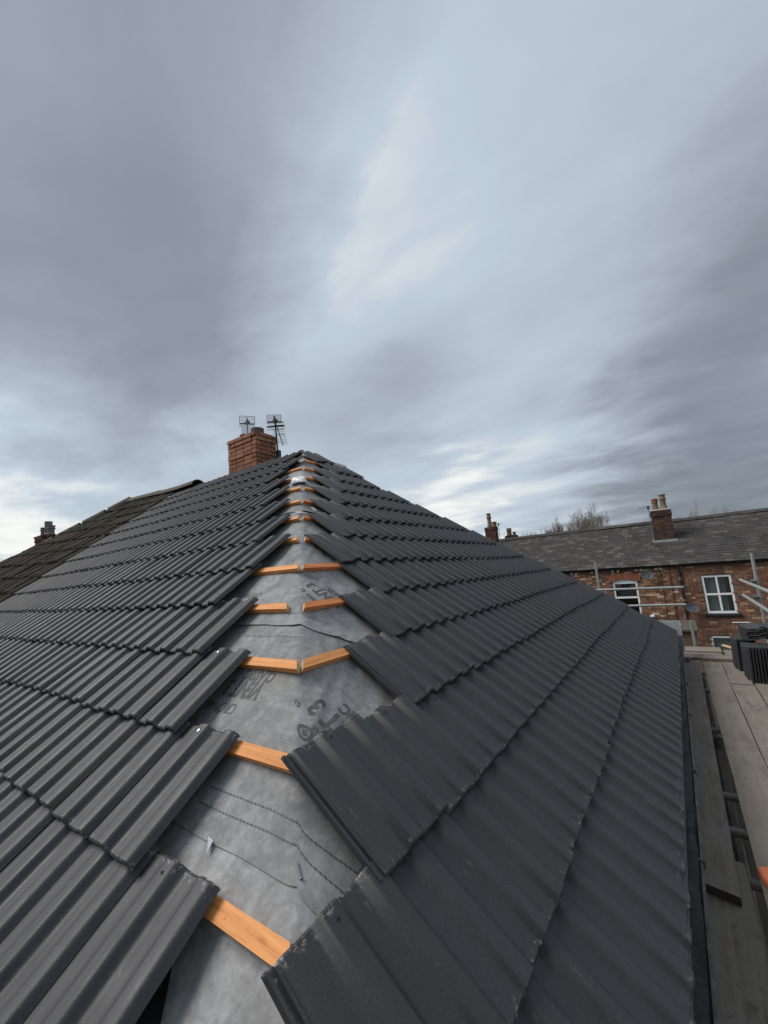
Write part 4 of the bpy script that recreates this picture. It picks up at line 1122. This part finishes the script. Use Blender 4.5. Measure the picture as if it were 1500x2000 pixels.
# ------------------------------------------------------------------ bare trees behind the terrace
def bare_tree(name, label, base, ztop, radius, seed, mat_t, mat_c, depth=7, upright=.55, n0=7, thin=.006):
    height = (ztop - base[2]) * 1.0; spread = .62
    rg = random.Random(seed); t = thing(name, label, 'tree' if 'tree' in name else 'bush', base)
    bt, bc = bmesh.new(), bmesh.new()
    B = Vector(base); fork = B + Vector((0, 0, height * .30))
    tube(bt, [B, B + Vector((.05, .03, height * .15)), fork], [height * .030, height * .024, height * .020], 9)
    part('trunk', bt, mat_t, t)
    def grow(p, d, L, r, k):
        n = 3; pts = [p]; q = p
        dd = d.copy()
        for i in range(n):
            dd = (dd + Vector((rg.gauss(0, .13), rg.gauss(0, .13), rg.gauss(.05, .10)))).normalized(); q = q + dd * L / n; pts.append(q)
        rr = [max(thin, r * (1 - .42 * i / n)) for i in range(n + 1)]
        tube(bc, pts, rr, 5 if k < 3 else 3, cap=False)
        if k >= depth: return
        m = 2 if rg.random() < .55 else 3
        for i in range(m):
            f = rg.uniform(.55, 1.0) if i else 1.0
            idx = min(n, max(1, int(round(f * n))))
            side = Vector((rg.gauss(0, 1), rg.gauss(0, 1), rg.gauss(.10, .5))).normalized()
            nd = (dd * 1.0 + side * rg.uniform(.30, .62)).normalized()
            grow(pts[idx], nd, L * rg.uniform(.66, .86), rr[idx] * rg.uniform(.58, .75), k + 1)
    for i in range(n0):
        a = 2 * math.pi * i / n0 + rg.uniform(-.3, .3); e = rg.uniform(.2, 1.0)
        d = Vector((math.cos(a) * spread * e, math.sin(a) * spread * e, upright + rg.uniform(0, .4))).normalized()
        grow(fork - Vector((0, 0, rg.uniform(0, height * .06))), d, height * .21, height * .011, 0)
    xs = sorted(abs(v.co.x - B.x) for v in bc.verts); zt = max(v.co.z for v in bc.verts)   # fit the crown to its height and breadth
    kx = radius / xs[int(len(xs) * .985)]; kz = (ztop - fork.z) / (zt - fork.z)
    for v in bc.verts: v.co = Vector((B.x + (v.co.x - B.x) * kx, B.y + (v.co.y - B.y) * kx, fork.z + (v.co.z - fork.z) * kz))
    part('crown', bc, mat_c, t, I4, 60)
    return t
bare_tree('bare_tree', 'large bare round headed tree above the terrace ridge', (-2.35, 38, GROUND), 3.45, 2.15, 21, M_BARK, M_TWIG, 8, .75, 9, .0075)
bare_tree('bare_tree', 'low brown bare tree left of the round headed tree', (-5.9, 40, GROUND), 2.75, 2.3, 22, M_TWIGRED, M_TWIGRED, 7, .7, 9, .012)
bare_tree('bare_tree', 'bare tree showing at the far left end of the terrace ridge', (-8.3, 39, GROUND), 1.75, 1.3, 24, M_TWIGRED, M_TWIGRED, 7, .7, 8, .012)
bare_tree('bare_tree', 'thin bare tree top just right of the terrace chimney', (5.2, 36, GROUND), 2.2, .9, 25, M_TWIG, M_TWIG, 6, .9, 6, .011)
bare_tree('bare_tree', 'thin bare twigs showing right of the other twigs behind the ridge', (7.0, 37, GROUND), 1.9, .8, 26, M_TWIG, M_TWIG, 6, .9, 5, .011)
bare_tree('bare_tree', 'faint bare twigs showing just left of the terrace chimney', (2.2, 40, GROUND), 1.9, .7, 27, M_TWIG, M_TWIG, 6, .9, 5, .011)

# ------------------------------------------------------------------ scaffold
PZ = -3.45
def board(label, a, b, wd, ztop, th=.038, endcut=0.0):
    """a, b: centre of the two ends (x, y)"""
    A, B = Vector((a[0], a[1], 0)), Vector((b[0], b[1], 0)); L = (B - A).length
    bm = bmesh.new(); n = max(3, int(L / .18)); rings = []
    sd = random.random() * 50
    for i in range(n + 1):
        y = L * i / n; f = y / L
        wv = .003 * noise.noise(Vector((y * 1.3, sd, 0))); cup = .002 * noise.noise(Vector((y * .8, sd, 5)))
        ring = []
        for (sx, z) in ((-1, 0), (-1, th), (-.35, th), (.35, th), (1, th), (1, 0)):
            yy = y
            if i == 0: yy += endcut * (sx + 1) / 2 + .004 * noise.noise(Vector((sx * 5, sd, 2)))
            ring.append(bm.verts.new((sx * wd / 2 + wv + .0025 * noise.noise(Vector((sx * 3, y * 5, sd))), yy, z - th + cup + (.001 * noise.noise(Vector((sx * 6, y * 4, sd + 9)))))))
        rings.append(ring)
    for r0, r1 in zip(rings, rings[1:]):
        for k in range(6): bm.faces.new((r0[k], r0[(k + 1) % 6], r1[(k + 1) % 6], r1[k]))
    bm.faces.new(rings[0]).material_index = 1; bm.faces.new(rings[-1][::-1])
    ang = math.atan2(B.y - A.y, B.x - A.x) - math.pi / 2
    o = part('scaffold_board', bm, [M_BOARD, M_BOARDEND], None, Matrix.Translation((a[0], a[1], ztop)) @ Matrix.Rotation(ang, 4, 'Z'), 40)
    return tag(o, label, 'scaffold board', 'boards of the scaffold platform')
board('long weathered scaffold board running beside the gutter to the far corner', (3.955, -1.26), (4.0, 3.80), .205, PZ, endcut=-.05)
board('nearest scaffold board under the sawn end of the gutter board', (3.985, -4.9), (3.985, -.95), .235, PZ - .043)
board('scaffold board on the outer side of the dark gap', (4.255, -4.6), (4.245, 3.78), .213, PZ)
board('short far scaffold board second from the dark gap', (4.462, 2.62), (4.466, 3.80), .210, PZ + .001)
board('long scaffold board between the gap board and the tile stacks', (4.478, -4.6), (4.466, 2.60), .213, PZ)
board('scaffold board partly under the stacked black tiles', (4.700, -4.6), (4.690, 3.78), .215, PZ - .004)
board('outermost scaffold board below the guard rails', (4.925, -4.6), (4.915, 3.78), .215, PZ)
board('nearest cross board of the far platform with dark front edge', (3.88, 3.98), (5.35, 4.0), .30, PZ + .040)
board('narrow pale cross board in the middle of the far platform', (2.2, 4.30), (4.40, 4.32), .225, PZ + .002)
board('cross board at the back of the far platform', (2.2, 4.72), (4.42, 4.74), .40, PZ + .004)
board('stub of cross board beside the loose pine batten', (4.45, 4.60), (5.35, 4.60), .50, PZ - .02)
for i, nm in enumerate(('inner', 'middle', 'outer')):  # added boards: they hide the lit ground so the gap stays dark
    o = board('%s board added below the platform to darken the gap' % nm, (4.02 + i * .24, -4.0), (4.03 + i * .24, 3.8), .225, PZ - 1.0)
def stube(label, a, b, r=.0242, seg=14):
    bm = bmesh.new(); A, B = Vector(a), Vector(b); L = (B - A).length
    d = (B - A).normalized(); x = d.orthogonal().normalized(); y = d.cross(x)
    ro, ri = [], []
    for z in (0, L):
        ro.append([bm.verts.new((r * math.cos(2 * math.pi * k / seg), r * math.sin(2 * math.pi * k / seg), z)) for k in range(seg)])
        ri.append([bm.verts.new(((r - .004) * math.cos(2 * math.pi * k / seg), (r - .004) * math.sin(2 * math.pi * k / seg), z)) for k in range(seg)])
    for k in range(seg):
        k2 = (k + 1) % seg
        bm.faces.new((ro[0][k], ro[0][k2], ro[1][k2], ro[1][k])); bm.faces.new((ri[0][k], ri[1][k], ri[1][k2], ri[0][k2]))
        for e in (0, 1): bm.faces.new((ro[e][k], ro[e][k2], ri[e][k2], ri[e][k]))
    M = Matrix(((x.x, y.x, d.x, A.x), (x.y, y.y, d.y, A.y), (x.z, y.z, d.z, A.z), (0, 0, 0, 1)))
    o = part('scaffold_tube', bm, M_TUBE, None, M); return tag(o, label, 'scaffold tube', 'scaffold tubes')
def coupler(label, p):
    t = thing('scaffold_coupler', label, 'coupler', p, 'scaffold couplers'); p = Vector(p)
    bm = bmesh.new(); tube(bm, [p + Vector((0, 0, -.028)), p + Vector((0, 0, .028))], .036, 10); part('clamp', bm, M_COUPLER, t)
    bm = bmesh.new(); tube(bm, [p + Vector((-.030, -.052, 0)), p + Vector((.030, -.052, 0))], .034, 10); part('cap', bm, M_COUPLER, t)
    bm = bmesh.new(); tube(bm, [p + Vector((.045, .0, .012)), p + Vector((.045, -.075, .012))], .007, 6); box(bm, (.033, -.095, 0), (.057, -.073, .024), 0, Matrix.Translation(p)); part('bolt', bm, M_TUBE, t)
FR = 5.6
stube('upper far guard rail tube crossing in front of the arched window', (2.35, FR, -2.490), (4.085, FR, -2.497))
stube('lower far guard rail tube below the arched window', (2.6, FR, -2.825), (4.075, FR, -2.815))
stube('short upright tube left of the arched window', (2.665, FR + .05, -1.915), (2.640, FR + .05, GROUND + .01))
stube('tall leaning upright tube at the right edge in front of the brown wall', (5.125, FR - .05, -1.955), (5.03, FR - .05, GROUND + .01))
stube('upper side guard rail tube running towards the viewer at the right edge', (4.915, FR + .05, -2.41), (4.98, -3.2, -2.46))
stube('lower side guard rail tube running towards the viewer at the right edge', (4.915, FR + .05, -2.675), (4.98, -3.2, -2.77))
stube('far inner upright tube behind the hip corner', (4.10, FR + .055, -3.1), (4.10, FR + .055, GROUND + .01))
coupler('clamp where the lower rail passes the arched window', (2.93, FR - .0, -2.80))
coupler('second clamp on the lower rail below the arched window', (3.06, FR - .0, -2.815))
coupler('clamp joining the upper side rail to the leaning upright', (5.07, FR - .05, -2.43))
coupler('clamp joining the lower side rail to the leaning upright', (5.05, FR - .05, -2.70))
small = [(3.30, 'farthest'), (2.45, 'second farthest'), (1.10, 'third farthest'), (-.18, 'fourth farthest'), (-.62, 'fifth farthest'), (-1.05, 'nearest')]
for y, nm in small:
    o = stube('%s cross tube seen through the gap between the boards' % nm, (3.70, y, PZ - .066 - (.02 if y < -.9 else 0)), (5.30, y + .02, PZ - .066)); o.data.materials[0] = M_TUBEDARK
o = stube('long tube running under the gap between the boards', (4.085, -2.6, PZ - .19), (4.11, 3.6, PZ - .19)); o.data.materials[0] = M_TUBEDARK
o = stube('thick upright tube end showing in the gap between the boards', (4.115, 1.00, PZ - .10), (4.12, 1.0, GROUND + .01), .034); o.data.materials[0] = M_TUBEDARK
stube('dark upright tube in the near part of the gap', (4.165, -1.52, PZ - .05), (4.16, -1.55, GROUND + .01), .030).data.materials[0] = M_BLACKTUBE
bm = bmesh.new(); lathe(bm, [(.030, 0), (.034, .004), (.034, .055), (.028, .060)], 16)
tag(part('round_plug', bm, M_POTDARK, None, Matrix.Translation((3.975, 3.72, PZ + .001))), 'round grey tube end cap beside the far end of the gutter board', 'cap')
bm = bmesh.new(); box(bm, (0, -.019, 0), (.62, .019, .025), .002)
tag(part('loose_batten', bm, M_PINE, None, Matrix.Translation((4.47, 5.02, PZ + .010)) @ Matrix.Rotation(math.radians(-65), 4, 'Z')), 'loose pine batten lying on the far platform beside the stacked tiles', 'batten')

# broken orange clay tile lying on the boards at the right edge
bm = bmesh.new()
ol = [(0, .02), (.06, .05), (.17, .04), (.20, -.08), (.15, -.17), (.05, -.15), (.015, -.07)]
a = [bm.verts.new((x, y, 0)) for x, y in ol]; b = [bm.verts.new((x + .004, y, .026 + .006 * math.sin(x * 20))) for x, y in ol]
bm.faces.new(a[::-1]); bm.faces.new(b)
for i in range(len(ol)): bm.faces.new((a[i], a[(i + 1) % 7], b[(i + 1) % 7], b[i]))
bmesh.ops.bevel(bm, geom=bm.edges[:], offset=.005, segments=2, affect='EDGES')
tag(part('broken_clay_tile', bm, M_ORANGE, None, Matrix.Translation((4.142, -1.10, PZ + .002))), 'broken orange clay tile lying on a board at the right edge', 'tile')

# ---- tiles stacked on the scaffold
def stacked(M, label, group):
    o = mpart('stacked_roof_tile', TILES[random.randrange(7)], None, M); return tag(o, label, 'roof tile', group)
# upright: long side vertical, faces looking left
UP = Matrix(((0, 0, -1, 0), (1, 0, 0, 0), (0, -1, 0, 0), (0, 0, 0, 1)))      # local x -> +y, y -> -z, z -> -x
def upright(x, y, z, lean=0.0, yaw=0.0):
    return Matrix.Translation((x, y, z)) @ Matrix.Rotation(yaw, 4, 'Z') @ Matrix.Rotation(lean, 4, 'Y') @ Matrix.Translation((0, 0, LT)) @ UP
for i in range(7): stacked(upright(4.505 + i * .030, 3.30 + .004 * (i % 2), PZ + .062 - .06, .05, .03), 'dark roof tile stood on end in the farther upright bundle', 'far upright bundle of tiles')
for i in range(12): stacked(upright(4.565 + i * .030, 2.74 + .005 * (i % 3), PZ + .002, .05, .04), 'dark roof tile stood on end in the nearer upright bundle', 'near upright bundle of tiles')
for i in range(8): stacked(upright(4.735 + i * .030, 2.30 + .005 * (i % 3), PZ + .002, .06, -.10), 'dark roof tile stood on end in the bundle nearest the right edge', 'right hand upright bundle of tiles')
for i in range(6): stacked(Matrix.Translation((4.66 + .006 * (i % 3), 3.02 + .008 * (i % 2), PZ + .455 + i * .026)) @ Matrix.Rotation(.10 + .02 * (i % 3), 4, 'Z'), 'dark roof tile laid flat on top of the upright bundles', 'flat tiles on the upright bundles')

# ------------------------------------------------------------------ small loose things on the hip
def crumple(name, label, M, sx, sy, sz, seed, mat, cat):
    bm = bmesh.new(); bmesh.ops.create_icosphere(bm, subdivisions=4, radius=1.0)
    for v in bm.verts:
        n = v.co.normalized(); f = 1 + .45 * noise.noise(n * 1.3 + Vector((seed, 0, 0))) + .05 * (1 - abs(noise.noise(n * 3 + Vector((0, seed, 0)))) * 2)
        v.co = Vector((n.x * sx * f, n.y * sy * f, max(n.z, -.35) * sz * f))
    return tag(part(name, bm, mat, None, M, 25), label, cat)
crumple('plastic_scrap', 'crumpled white plastic scrap on the hip near the apex', Matrix.Translation(felt_pos(-.05, lev(2.25), .02)), .10, .06, .055, 3, M_PLASTICBAG, 'scrap')
def flap(label, q, s, pts, mat):
    bm = bmesh.new(); a = [bm.verts.new(felt_pos(q + x, s + y, .008 + z)) for x, y, z in pts]
    bm.faces.new(a); bmesh.ops.solidify(bm, geom=bm.faces[:], thickness=.0012)
    return tag(part('felt_offcut', bm, mat, None), label, 'offcut')
flap('white triangular offcut tucked under the lower underlay lap', -.372, lev(10.60), [(0, 0, .002), (.030, .004, .006), (.010, .034, .004)], M_PLASTICBAG)
flap('white offcut beside the right battens high on the hip', .10, lev(4.25), [(0, 0, .02), (.05, .01, .02), (.09, .06, .02), (.05, .07, .02)], M_PLASTICBAG)
flap('thin white offcut curling from the underlay high on the hip', -.09, lev(4.45), [(0, 0, .006), (.10, .02, .012), (.09, .05, .010), (.04, .05, .008)], M_PLASTICBAG)
bm = bmesh.new(); tube(bm, [(0, 0, 0), (0, .040, 0)], .0016, 8); lathe(bm, [(.0045, -.001), (.0045, .001)], 10, Matrix.Translation((0, 0, 0)) @ Matrix.Rotation(math.pi / 2, 4, 'X'))
p0 = felt_pos(.02, lev(10.63), .006); p1 = felt_pos(-.012, lev(10.48), .006)
d = (p1 - p0).normalized(); xx = d.cross(AX['L'][2]).normalized(); zz = xx.cross(d)
tag(part('loose_nail', bm, M_NAILDULL, None, Matrix(((xx.x, d.x, zz.x, p0.x), (xx.y, d.y, zz.y, p0.y), (xx.z, d.z, zz.z, p0.z), (0, 0, 0, 1)))), 'single steel nail lying on the grey underlay near the bottom', 'nail')
